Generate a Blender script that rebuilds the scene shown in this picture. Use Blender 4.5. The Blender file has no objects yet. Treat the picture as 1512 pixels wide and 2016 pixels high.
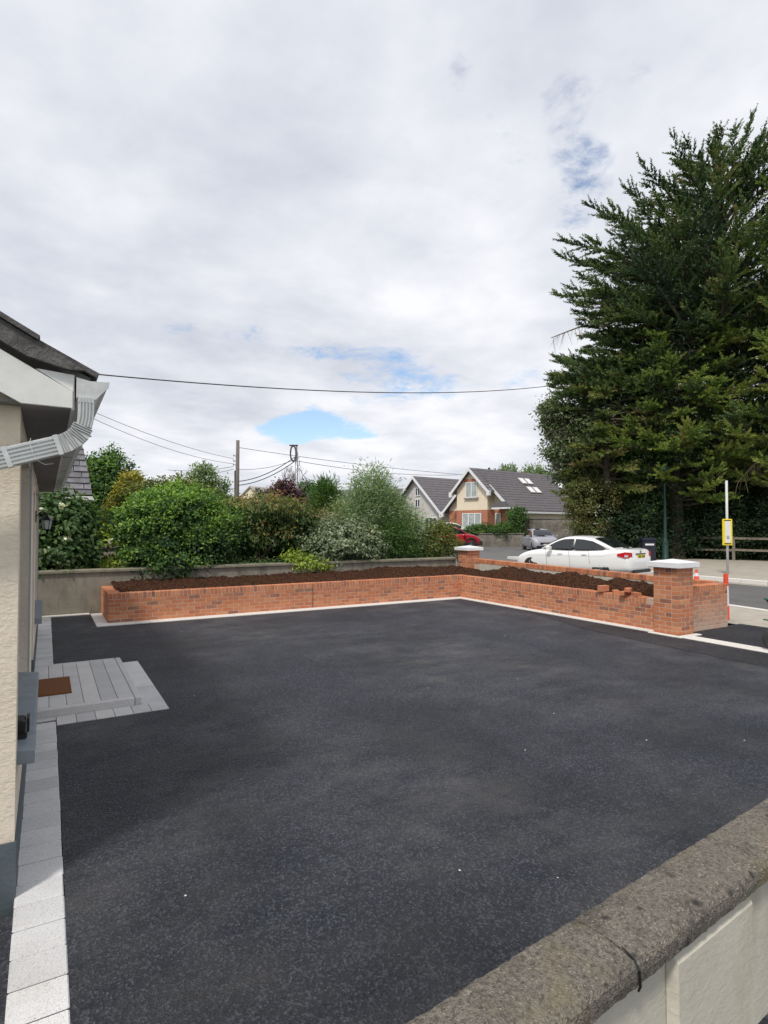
import bpy, math, random
import numpy as np
from mathutils import Vector, Matrix
R_ = math.radians
SC = bpy.context.scene
C = bpy.context.collection

# ---------------------------------------------------------------- camera
CAM_H, YAW, FPX = 1.84, R_(30.0), 1150.0
PITCH = math.atan(27 / FPX)
cam = bpy.data.cameras.new('camera')
cam.sensor_fit = 'HORIZONTAL'; cam.sensor_width = 36.0
cam.lens = 36.0 * FPX / 1512.0
cam.clip_start = 0.05; cam.clip_end = 2000
camo = bpy.data.objects.new('camera', cam); C.objects.link(camo)
camo.location = (0, 0, CAM_H)
camo.rotation_euler = (math.pi / 2 + PITCH, 0, -YAW)
SC.camera = camo

# ---------------------------------------------------------------- light
SUN_AZ = math.atan2(-0.816, -0.578)          # where the sun stands, clockwise from +Y
SUN_EL = R_(54)
SC.view_settings.view_transform = 'Standard'
SC.view_settings.look = 'None'
SC.view_settings.exposure = 0.22
SC.view_settings.gamma = 1.0
sun = bpy.data.lights.new('sun', 'SUN'); sun.energy = 2.4; sun.angle = R_(8); sun.color = (1.0, 0.95, 0.87)
suno = bpy.data.objects.new('sun', sun); C.objects.link(suno)
sd = Vector((math.sin(SUN_AZ) * math.cos(SUN_EL), math.cos(SUN_AZ) * math.cos(SUN_EL), math.sin(SUN_EL)))
suno.rotation_euler = sd.to_track_quat('Z', 'Y').to_euler()
suno.location = sd * 60

world = bpy.data.worlds.new('World'); SC.world = world; world.use_nodes = True
nt = world.node_tree; nt.nodes.clear()
def WN(t, **k):
    n = nt.nodes.new(t)
    for a, b in k.items(): setattr(n, a, b)
    return n
def wmath(op, a, b=None, c=None, clamp=False):
    n = WN('ShaderNodeMath', operation=op, use_clamp=clamp)
    for i, v in enumerate((a, b, c)):
        if v is None: continue
        if isinstance(v, (int, float)): n.inputs[i].default_value = v
        else: nt.links.new(v, n.inputs[i])
    return n.outputs[0]
wout = WN('ShaderNodeOutputWorld')
sky = WN('ShaderNodeTexSky', sky_type='NISHITA', sun_disc=False, sun_elevation=SUN_EL, sun_rotation=SUN_AZ)
sky.air_density = 1.0; sky.dust_density = 0.6; sky.ozone_density = 1.5
bgs = WN('ShaderNodeBackground'); bgs.inputs[1].default_value = 0.15
nt.links.new(sky.outputs[0], bgs.inputs[0])
tc = WN('ShaderNodeTexCoord')
sep = WN('ShaderNodeSeparateXYZ'); nt.links.new(tc.outputs['Generated'], sep.inputs[0])
zz = wmath('ADD', wmath('MAXIMUM', sep.outputs[2], 0.0), 0.16)
px_ = wmath('DIVIDE', sep.outputs[0], zz); py_ = wmath('DIVIDE', sep.outputs[1], zz)
comb = WN('ShaderNodeCombineXYZ'); nt.links.new(px_, comb.inputs[0]); nt.links.new(py_, comb.inputs[1])
def wnoise(scale, detail, rough, off, dist=0.0):
    mp = WN('ShaderNodeMapping'); mp.inputs['Location'].default_value = off
    nt.links.new(comb.outputs[0], mp.inputs[0])
    n = WN('ShaderNodeTexNoise'); n.inputs['Scale'].default_value = scale
    n.inputs['Detail'].default_value = detail; n.inputs['Roughness'].default_value = rough
    n.inputs['Distortion'].default_value = dist
    nt.links.new(mp.outputs[0], n.inputs[0]); return n.outputs[0]
def view_dir(px, py):
    a = (px - 756) / FPX; b = (1008 - py) / FPX
    cf, sf = math.cos(PITCH), math.sin(PITCH)
    F = Vector((math.sin(YAW) * cf, math.cos(YAW) * cf, sf)); Rr = Vector((math.cos(YAW), -math.sin(YAW), 0))
    U = Vector((-math.sin(YAW) * sf, -math.cos(YAW) * sf, cf))
    return F + a * Rr + b * U
n_cov = wnoise(1.1, 9, 0.6, (3.1, 1.7, 0.4), 0.25)
n_fine = wnoise(4.2, 9, 0.68, (7.3, 2.2, 1.0), 0.2)
n_edge = wnoise(6.5, 8, 0.7, (2.2, 8.1, 5.0), 0.4)
cov = wmath('ADD', wmath('MULTIPLY', n_cov, 1.0), wmath('MULTIPLY', n_fine, 0.62))
# openings in the cloud deck
for (hx, hy, w, zs, amp) in ((548, 846, 0.050, 3.2, 0.44), (625, 826, 0.052, 2.6, 0.46), (590, 868, 0.030, 3.0, 0.22), (1157, 365, 0.05, 0.6, 0.23), (810, 765, 0.08, 2.6, 0.17), (630, 695, 0.07, 4.5, 0.24), (740, 735, 0.10, 2.4, 0.14),
                             (700, 856, 0.06, 5.0, 0.34), (910, 120, 0.03, 0.8, 0.12), (390, 640, 0.09, 4.0, 0.10), (1050, 250, 0.08, 1.2, 0.08), (480, 655, 0.10, 5.0, 0.07)):
    d = view_dir(hx, hy).normalized()
    s = WN('ShaderNodeVectorMath', operation='SUBTRACT'); nt.links.new(tc.outputs['Generated'], s.inputs[0]); s.inputs[1].default_value = d
    m = WN('ShaderNodeVectorMath', operation='MULTIPLY'); nt.links.new(s.outputs[0], m.inputs[0]); m.inputs[1].default_value = (1, 1, zs)
    l = WN('ShaderNodeVectorMath', operation='LENGTH'); nt.links.new(m.outputs[0], l.inputs[0])
    g = wmath('EXPONENT', wmath('MULTIPLY', wmath('POWER', wmath('DIVIDE', l.outputs['Value'], w), 2.0), -1.0))
    cov = wmath('SUBTRACT', cov, wmath('MULTIPLY', wmath('MULTIPLY', g, wmath('MULTIPLY', n_edge, 2.0)), amp))
cr = WN('ShaderNodeMapRange', interpolation_type='SMOOTHSTEP'); nt.links.new(cov, cr.inputs[0])
cr.inputs[1].default_value = 0.42; cr.inputs[2].default_value = 0.64
n_sh = wnoise(0.75, 7, 0.55, (11.0, 5.0, 3.0), 0.3)
n_sh2 = wnoise(2.6, 7, 0.55, (1.0, 9.0, 2.0), 0.1)
shade = wmath('ADD', wmath('MULTIPLY', n_sh, 0.52), wmath('MULTIPLY', n_sh2, 0.48))
cc = WN('ShaderNodeValToRGB'); nt.links.new(shade, cc.inputs[0])
cc.color_ramp.elements[0].position = 0.36; cc.color_ramp.elements[0].color = (0.53, 0.56, 0.635, 1)
cc.color_ramp.elements[1].position = 0.62; cc.color_ramp.elements[1].color = (0.84, 0.85, 0.885, 1)
e = cc.color_ramp.elements.new(0.49); e.color = (0.68, 0.70, 0.755, 1)
bgc = WN('ShaderNodeBackground'); bgc.inputs[1].default_value = 1.0
nt.links.new(cc.outputs[0], bgc.inputs[0])
mx = WN('ShaderNodeMixShader'); nt.links.new(cr.outputs[0], mx.inputs[0]); nt.links.new(bgs.outputs[0], mx.inputs[1]); nt.links.new(bgc.outputs[0], mx.inputs[2])
nt.links.new(mx.outputs[0], wout.inputs[0])

# ---------------------------------------------------------------- helpers
def at(px, py, dist):
    """a point of the place, dist metres away along the ground, seen at this spot of the 1512x2016 photograph"""
    d = view_dir(px, py); fh = d.x * math.sin(YAW) + d.y * math.cos(YAW); t = dist / fh
    return Vector((d.x * t, d.y * t, CAM_H + d.z * t))
def gz(x, y):
    """gentle rise of the land away from the drive"""
    r = math.hypot(x, y)
    return max(0.0, r - 16) * 0.0095 if r < 90 else 0.70
def tag(o, label=None, cat=None, group=None, kind=None):
    if label: o['label'] = label
    if cat: o['category'] = cat
    if group: o['group'] = group
    if kind: o['kind'] = kind
    return o
def thing(name, label, cat, loc=(0, 0, 0), rz=0.0, group=None):
    o = bpy.data.objects.new(name, None); C.objects.link(o); o.location = loc; o.rotation_euler = (0, 0, rz)
    o.empty_display_size = 0.2
    return tag(o, label, cat, group)
class MB:
    def __init__(s): s.v = []; s.f = []; s.m = []
    def add(s, vs, fs, mi=0, M=None):
        b = len(s.v)
        for p in vs: s.v.append(tuple(M @ Vector(p)) if M else tuple(p))
        for f in fs: s.f.append(tuple(i + b for i in f)); s.m.append(mi)
        return s
    def box(s, x0, x1, y0, y1, z0, z1, mi=0, M=None):
        return s.add([(x0,y0,z0),(x1,y0,z0),(x1,y1,z0),(x0,y1,z0),(x0,y0,z1),(x1,y0,z1),(x1,y1,z1),(x0,y1,z1)],
                     [(0,3,2,1),(4,5,6,7),(0,1,5,4),(1,2,6,5),(2,3,7,6),(3,0,4,7)], mi, M)
    def cbox(s, c, sz, mi=0, M=None):
        return s.box(c[0]-sz[0]/2,c[0]+sz[0]/2,c[1]-sz[1]/2,c[1]+sz[1]/2,c[2]-sz[2]/2,c[2]+sz[2]/2,mi,M)
    def bev(s, x0, x1, y0, y1, z0, z1, b, mi=0, M=None):
        """box with chamfered top and side edges"""
        vs = []
        for z, k in ((z0, 0), (z1 - b, 0), (z1, b)):
            vs += [(x0+k+b,y0+k,z),(x1-k-b,y0+k,z),(x1-k,y0+k+b,z),(x1-k,y1-k-b,z),(x1-k-b,y1-k,z),(x0+k+b,y1-k,z),(x0+k,y1-k-b,z),(x0+k,y0+k+b,z)]
        fs = [tuple(range(7, -1, -1)), tuple(range(16, 24))]
        for r in range(2):
            for i in range(8):
                j = (i + 1) % 8; fs.append((r*8+i, r*8+j, r*8+8+j, r*8+8+i))
        return s.add(vs, fs, mi, M)
    def prism(s, poly, axis, a, b, mi=0, M=None):
        """extrude a 2D polygon; axis 'x','y','z' is the extrusion axis"""
        n = len(poly)
        def P(u, v, w): return {'x': (w, u, v), 'y': (u, w, v), 'z': (u, v, w)}[axis]
        vs = [P(u, v, a) for u, v in poly] + [P(u, v, b) for u, v in poly]
        fs = [tuple(range(n - 1, -1, -1)), tuple(range(n, 2 * n))] + [(i, (i+1) % n, n+(i+1) % n, n+i) for i in range(n)]
        return s.add(vs, fs, mi, M)
    def tube(s, pts, rad, seg=6, mi=0, cap=True, M=None):
        pts = [Vector(p) for p in pts]; n = len(pts)
        if not hasattr(rad, '__len__'): rad = [rad] * n
        vs = []; fs = []; up = None
        for i, p in enumerate(pts):
            t = (pts[min(i+1, n-1)] - pts[max(i-1, 0)]).normalized()
            if up is None: up = Vector((0, 0, 1)) if abs(t.z) < .9 else Vector((1, 0, 0))
            a = t.cross(up).normalized(); b = a.cross(t).normalized(); up = b
            for k in range(seg):
                an = 2 * math.pi * k / seg
                vs.append(p + a * math.cos(an) * rad[i] + b * math.sin(an) * rad[i])
        for i in range(n - 1):
            for k in range(seg):
                j = (k + 1) % seg; fs.append((i*seg+k, i*seg+j, (i+1)*seg+j, (i+1)*seg+k))
        if cap: fs.append(tuple(range(seg - 1, -1, -1))); fs.append(tuple((n-1)*seg+k for k in range(seg)))
        return s.add(vs, fs, mi, M)
    def lathe(s, prof, c=(0, 0, 0), seg=12, mi=0, M=None, axis='z'):
        vs = []; fs = []; n = len(prof)
        for r, h in prof:
            for k in range(seg):
                an = 2 * math.pi * k / seg; a, b = r * math.cos(an), r * math.sin(an)
                if axis == 'z': vs.append((c[0]+a, c[1]+b, c[2]+h))
                elif axis == 'y': vs.append((c[0]+a, c[1]+h, c[2]+b))
                else: vs.append((c[0]+h, c[1]+a, c[2]+b))
        for i in range(n - 1):
            for k in range(seg):
                j = (k + 1) % seg; fs.append((i*seg+k, i*seg+j, (i+1)*seg+j, (i+1)*seg+k))
        fs.append(tuple(range(seg - 1, -1, -1))); fs.append(tuple((n-1)*seg+k for k in range(seg)))
        return s.add(vs, fs, mi, M)
    def mesh(s, name, mats):
        me = bpy.data.meshes.new(name); me.from_pydata([tuple(v) for v in s.v], [], s.f)
        for m in (mats if isinstance(mats, (list, tuple)) else [mats]): me.materials.append(m)
        me.polygons.foreach_set('material_index', s.m); me.update(); return me
    def build(s, name, mats, parent=None, smooth=False, label=None, kind=None):
        me = s.mesh(name, mats)
        if smooth: me.shade_smooth()
        return link(name, me, parent, label, kind)
def link(name, me, parent=None, label=None, kind=None, loc=None, rz=None):
    o = bpy.data.objects.new(name, me); C.objects.link(o)
    if parent is not None: o.parent = parent
    if label: o['label'] = label
    if kind: o['kind'] = kind
    if loc is not None: o.location = loc
    if rz is not None: o.rotation_euler = (0, 0, rz)
    return o
def struct(name, mb, m): return tag(mb.build(name, m), kind='structure')

# ---------------------------------------------------------------- materials
def newmat(name):
    m = bpy.data.materials.new(name); m.use_nodes = True; t = m.node_tree
    return m, t, t.nodes['Principled BSDF']
def N(t, ty, **k):
    n = t.nodes.new(ty)
    for a, b in k.items(): setattr(n, a, b)
    return n
def ramp(t, fac, stops):
    r = N(t, 'ShaderNodeValToRGB'); t.links.new(fac, r.inputs[0]); el = r.color_ramp.elements
    while len(el) < len(stops): el.new(0.5)
    for e_, (p, c) in zip(el, stops): e_.position = p; e_.color = (*c, 1) if len(c) == 3 else c
    return r.outputs[0]
def noise(t, scale, detail=4, rough=.55, coord='Object', stretch=None, kind='noise'):
    c = N(t, 'ShaderNodeTexCoord') if coord != 'World' else N(t, 'ShaderNodeNewGeometry')
    o = c.outputs[coord] if coord != 'World' else c.outputs['Position']
    if stretch:
        mp = N(t, 'ShaderNodeMapping'); mp.inputs['Scale'].default_value = stretch; t.links.new(o, mp.inputs[0]); o = mp.outputs[0]
    if kind == 'noise':
        n = N(t, 'ShaderNodeTexNoise'); n.inputs['Scale'].default_value = scale; n.inputs['Detail'].default_value = detail; n.inputs['Roughness'].default_value = rough
        t.links.new(o, n.inputs[0]); return n.outputs[0]
    n = N(t, 'ShaderNodeTexVoronoi'); n.inputs['Scale'].default_value = scale; t.links.new(o, n.inputs[0]); return n
def mixc(t, f, a, b, mode='MIX'):
    n = N(t, 'ShaderNodeMix', data_type='RGBA', blend_type=mode)
    for s_, v in ((n.inputs[0], f), (n.inputs[6], a), (n.inputs[7], b)):
        if isinstance(v, (int, float)): s_.default_value = v
        elif isinstance(v, tuple): s_.default_value = (*v, 1)
        else: t.links.new(v, s_)
    return n.outputs[2]
def mth(t, op, a, b=None, clamp=False):
    n = N(t, 'ShaderNodeMath', operation=op, use_clamp=clamp)
    for i, v in enumerate((a, b)):
        if v is None: continue
        if isinstance(v, (int, float)): n.inputs[i].default_value = v
        else: t.links.new(v, n.inputs[i])
    return n.outputs[0]
def bump(t, b, h, strength=.3, dist=.01):
    n = N(t, 'ShaderNodeBump'); n.inputs['Strength'].default_value = strength; n.inputs['Distance'].default_value = dist
    t.links.new(h, n.inputs['Height']); t.links.new(n.outputs[0], b.inputs['Normal'])
def simple(name, c1, c2=None, scale=6, rough=.6, metal=0, bs=0, bscale=60, rnd=0, coord='Object', spec=.5, lo=.35, hi=.65, detail=5, bd=.01, stretch=None):
    m, t, b = newmat(name); b.inputs['Roughness'].default_value = rough; b.inputs['Metallic'].default_value = metal
    b.inputs['Specular IOR Level'].default_value = spec
    c2 = c2 or tuple(x * .85 for x in c1)
    col = ramp(t, noise(t, scale, detail, .6, coord, stretch), [(lo, c1), (hi, c2)])
    if rnd:
        oi = N(t, 'ShaderNodeObjectInfo')
        col = mixc(t, 1.0, col, ramp(t, oi.outputs['Random'], [(0, (1 - rnd,) * 3), (1, (1 + rnd,) * 3)]), 'MULTIPLY')
    t.links.new(col, b.inputs['Base Color'])
    if bs: bump(t, b, noise(t, bscale, 4, .6, coord), bs, bd)
    return m
def brick_mat(name, haze=0.0):
    m, t, b = newmat(name); b.inputs['Roughness'].default_value = .85; b.inputs['Specular IOR Level'].default_value = .25
    oi = N(t, 'ShaderNodeObjectInfo')
    base = ramp(t, oi.outputs['Random'], [(0, (.58,.205,.090)), (.22, (.49,.160,.070)), (.45, (.62,.245,.11)), (.60, (.44,.135,.065)), (.78, (.66,.29,.14)), (.88, (.25,.095,.065)), (.94, (.30,.15,.10)), (1, (.46,.165,.09))])
    n1 = noise(t, 14, 5, .65, 'World'); n2 = noise(t, 90, 4, .6, 'World')
    base = mixc(t, ramp(t, n1, [(.4, (0,0,0)), (.72, (.5,.5,.5))]), base, (.55, .30, .20))
    base = mixc(t, ramp(t, n2, [(.35, (.35,)*3), (.55, (0,)*3)]), base, (.16, .07, .05))
    if haze:   # mortar bloom low on the brickwork
        g = N(t, 'ShaderNodeNewGeometry'); sp = N(t, 'ShaderNodeSeparateXYZ'); t.links.new(g.outputs['Position'], sp.inputs[0])
        f = mth(t, 'MULTIPLY', mth(t, 'SUBTRACT', 1.0, mth(t, 'DIVIDE', sp.outputs[2], .62), True), noise(t, 5, 4, .6, 'World'))
        base = mixc(t, mth(t, 'MULTIPLY', f, haze, True), base, (.52, .42, .34))
    t.links.new(base, b.inputs['Base Color']); bump(t, b, n2, .5, .004); return m
BRICK = brick_mat('brick_clay'); BRICKB = brick_mat('brick_bloomed', 1.7)
MORTAR = simple('mortar', (.56,.43,.33), (.47,.35,.26), 20, .95, bs=.4, bscale=150)
SOILM = simple('bark_soil', (.095,.045,.026), (.022,.010,.007), 30, .95, spec=.08, bs=1.0, bscale=55, bd=.03, coord='World', lo=.4, hi=.6)
KERB = simple('pale_concrete', (.72,.69,.65), (.62,.59,.55), 30, .85, bs=.25, bscale=220, coord='World')
def paver_mat():
    m, t, b = newmat('granite_paver'); b.inputs['Roughness'].default_value = .75
    v = noise(t, 260, kind='v', coord='World'); sp = ramp(t, v.outputs['Color'], [(.08, (.36,.36,.37)), (.24, (.56,.56,.57)), (.9, (.68,.675,.67))])
    big = ramp(t, noise(t, 3, 5, .6, 'World'), [(.3, (.88,.87,.85)), (.7, (1.05,1.05,1.05))])
    oi = N(t, 'ShaderNodeObjectInfo'); rr = ramp(t, oi.outputs['Random'], [(0, (.84,.84,.85)), (.5, (.96,.96,.96)), (1, (1.06,1.05,1.04))])
    t.links.new(mixc(t, 1.0, mixc(t, 1.0, sp, big, 'MULTIPLY'), rr, 'MULTIPLY'), b.inputs['Base Color'])
    bump(t, b, noise(t, 200, 3, .6, 'World'), .3, .004); return m
PAVER = paver_mat()
def asphalt_mat(name, c_lo, c_mid, c_hi, scale, dust, dcol, bst):
    m, t, b = newmat(name)
    v = noise(t, scale, kind='v', coord='World')
    spk = ramp(t, v.outputs['Color'], [(.0, c_lo), (.28, tuple(x * .75 for x in c_mid)), (.58, c_mid), (.78, tuple((x + y) * .5 for x, y in zip(c_mid, c_hi))), (1, c_hi)])
    v2 = noise(t, scale * 2.3, 3, .7, 'World')
    spk = mixc(t, ramp(t, v2, [(.38, (.75,)*3), (.52, (0,)*3)]), spk, tuple(x * .45 for x in c_lo))
    big = noise(t, .42, 6, .62, 'World', (1.0, .55, 1)); mid = noise(t, 1.9, 8, .72, 'World', (.75, 1.25, 1))
    dst = mth(t, 'MULTIPLY', ramp(t, big, [(.38, (0,)*3), (.62, (1,)*3)]), ramp(t, mid, [(.38, (.0,)*3), (.66, (1,)*3)]))
    fr = ramp(t, v2, [(.40, (.15,)*3), (.62, (1,)*3)])
    col = mixc(t, mth(t, 'MULTIPLY', mth(t, 'MULTIPLY', dst, fr), dust, True), spk, dcol)
    col = mixc(t, ramp(t, noise(t, .8, 4, .6, 'World'), [(.38, (.38,)*3), (.56, (0,)*3)]), col, tuple(x * .6 for x in c_lo))
    t.links.new(col, b.inputs['Base Color'])
    b.inputs['Roughness'].default_value = .62; b.inputs['Specular IOR Level'].default_value = .38
    h = mth(t, 'ADD', v.outputs['Distance'], mth(t, 'MULTIPLY', v2, .8)); bump(t, b, h, bst, .012); return m
ASPH = asphalt_mat('new_tarmac', (.006,.009,.014), (.034,.041,.058), (.16,.175,.21), 96, .92, (.20,.19,.185), 1.0)
ROADM = asphalt_mat('worn_road', (.13,.128,.125), (.16,.157,.152), (.22,.215,.21), 60, .5, (.26,.25,.235), .3)
FOOT = simple('footpath_concrete', (.42,.38,.32), (.34,.31,.26), 3, .9, bs=.2, bscale=120, coord='World')
GRASSM = simple('lawn', (.06,.085,.03), (.09,.10,.045), 1.5, .95, coord='World', bs=.5, bscale=30)
DIRT = simple('garden_soil', (.10,.075,.05), (.06,.05,.03), 4, .95, coord='World', bs=.5)
def render_mat(name, c1, c2, stain, scale=2.5, amt=.6, bs=.35):
    m, t, b = newmat(name); b.inputs['Roughness'].default_value = .9; b.inputs['Specular IOR Level'].default_value = .2
    col = ramp(t, noise(t, scale, 6, .6, 'World'), [(.35, c1), (.65, c2)])
    st = mth(t, 'MULTIPLY', ramp(t, noise(t, 2.2, 7, .7, 'World', (1.6, 1.6, .45)), [(.48, (0,)*3), (.72, (1,)*3)]), amt)
    t.links.new(mixc(t, st, col, stain), b.inputs['Base Color'])
    h1 = noise(t, 45, 6, .6, 'World'); h2_ = noise(t, 9, 5, .7, 'World', (1, 1, 3))
    bump(t, b, mth(t, 'ADD', h1, mth(t, 'MULTIPLY', ramp(t, h2_, [(.50, (0,)*3), (.54, (1,)*3)]), .35)), bs, .01); return m
CREAMW = render_mat('cream_render', (.82,.73,.60), (.77,.68,.55), (.58,.50,.40), 3, .35, .45)
GREYW = render_mat('grey_garden_render', (.30,.275,.225), (.22,.20,.165), (.11,.105,.085), 2.0, .8)
BLOCKM = simple('concrete_block', (.52,.48,.41), (.42,.39,.34), 25, .92, bs=.35, bscale=150, rnd=.07, coord='World')
COPING = render_mat('coping_concrete', (.26,.24,.18), (.20,.185,.14), (.10,.10,.07), 4, .7)
STONEW = render_mat('old_block_wall', (.27,.245,.21), (.17,.155,.135), (.09,.085,.075), 1.3, .85)
PLINTH = simple('plinth_grey', (.10,.125,.14), (.08,.10,.115), 8, .7, bs=.3, bscale=60)
WPAINT = simple('white_paint', (.80,.80,.78), (.72,.72,.69), 9, .55, bs=.12, bscale=90)
GUTTERM = simple('aluminium_gutter', (.66,.68,.68), (.52,.54,.53), 14, .38)
SOFFIT = simple('grey_soffit', (.20,.19,.185), (.17,.16,.16), 7, .7)
SILLM = simple('slate_sill', (.215,.25,.28), (.165,.195,.225), 10, .45, bs=.1)
FRAMEG = simple('pale_frame', (.44,.43,.42), (.40,.39,.385), 10, .5)
UPVC = simple('white_upvc', (.78,.79,.80), (.74,.75,.76), 10, .35)
TILEM = simple('weathered_tile', (.115,.11,.105), (.055,.055,.055), 14, .85, bs=.6, bscale=60, rnd=.2, coord='World', bd=.01)
SLATE = simple('grey_slate', (.20,.19,.21), (.13,.125,.14), 9, .75, bs=.5, bscale=50, rnd=.25, coord='World')
ROOFD = simple('dark_roof', (.135,.122,.13), (.105,.096,.102), 3, .8, rnd=.15, coord='World', bs=.3)
CREAMH = simple('cream_wall', (.80,.70,.53), (.76,.66,.50), 3, .85)
WHITEH = simple('pale_dash_wall', (.58,.56,.52), (.50,.48,.45), 3, .9, bs=.3)
BRICKFAR = simple('far_brick', (.46,.20,.12), (.38,.15,.09), 9, .9, coord='World', bs=.3)
GLASS, _t, _b = newmat('window_glass'); _b.inputs['Base Color'].default_value = (.03,.04,.045,1); _b.inputs['Roughness'].default_value = .04; _b.inputs['Specular IOR Level'].default_value = 1.0
GLASSL = simple('curtained_glass', (.45,.50,.48), (.30,.34,.33), 3, .12)
CHIMM = simple('chimney_render', (.33,.30,.27), (.26,.24,.21), 6, .9)
POTM = simple('chimney_pot', (.10,.08,.075), None, 6, .8)
BLACKP = simple('black_plastic', (.012,.013,.014), None, 5, .4)
MATM = simple('coir', (.24,.095,.030), (.17,.065,.02), 60, .98, bs=.9, bscale=300, coord='World')
GALV = simple('galvanised_steel', (.42,.43,.44), (.34,.35,.36), 8, .45, metal=.6)
WOODP = simple('creosoted_pole', (.19,.165,.14), (.13,.115,.10), 6, .9, stretch=(8,8,.4))
CABLE = simple('cable_sheath', (.05,.05,.055), None, 5, .6)
RAILW = simple('grey_weathered_timber', (.25,.215,.17), (.16,.14,.11), 6, .9, coord='World')
YELLOW = simple('yellow_plastic', (.80,.62,.02), (.75,.58,.02), 5, .4)
PAPER = simple('timetable_paper', (.72,.72,.70), (.60,.60,.60), 25, .6, stretch=(1,1,6))
ORANGE = simple('orange_red_plastic', (.80,.085,.035), (.70,.07,.03), 5, .5)
WHITER = simple('white_reflective', (.78,.76,.80), None, 5, .4)
GREENP = simple('dark_green_paint', (.012,.045,.036), (.01,.035,.028), 5, .4)
BINM = simple('dark_blue_bin', (.012,.014,.028), None, 5, .45)
BARROW = simple('green_barrow_paint', (.02,.10,.075), (.03,.13,.10), 8, .5)
RUBBER = simple('rubber', (.025,.025,.025), (.04,.038,.035), 12, .85)
BARK = simple('bark', (.13,.105,.08), (.07,.055,.04), 8, .95, bs=.8, bscale=25, bd=.03, coord='World', stretch=(3,3,.6))
TWIG = simple('dead_twig', (.30,.24,.17), (.20,.16,.11), 8, .9)
STEMG = simple('green_stem', (.10,.12,.05), (.16,.13,.07), 8, .8)
CAPM = simple('pillar_cap_white', (.80,.80,.82), (.74,.74,.76), 5, .6)
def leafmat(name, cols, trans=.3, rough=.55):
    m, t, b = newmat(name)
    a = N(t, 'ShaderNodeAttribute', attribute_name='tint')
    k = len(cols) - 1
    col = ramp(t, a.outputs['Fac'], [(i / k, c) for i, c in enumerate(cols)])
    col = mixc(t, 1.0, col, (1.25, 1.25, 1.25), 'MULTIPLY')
    t.links.new(col, b.inputs['Base Color']); b.inputs['Roughness'].default_value = rough; b.inputs['Specular IOR Level'].default_value = .3
    tr = N(t, 'ShaderNodeBsdfTranslucent'); t.links.new(mixc(t, 1.0, col, (1.25, 1.3, .6), 'MULTIPLY'), tr.inputs[0])
    mxs = N(t, 'ShaderNodeMixShader'); mxs.inputs[0].default_value = trans
    t.links.new(b.outputs[0], mxs.inputs[1]); t.links.new(tr.outputs[0], mxs.inputs[2])
    t.links.new(mxs.outputs[0], t.nodes['Material Output'].inputs[0]); return m

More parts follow.
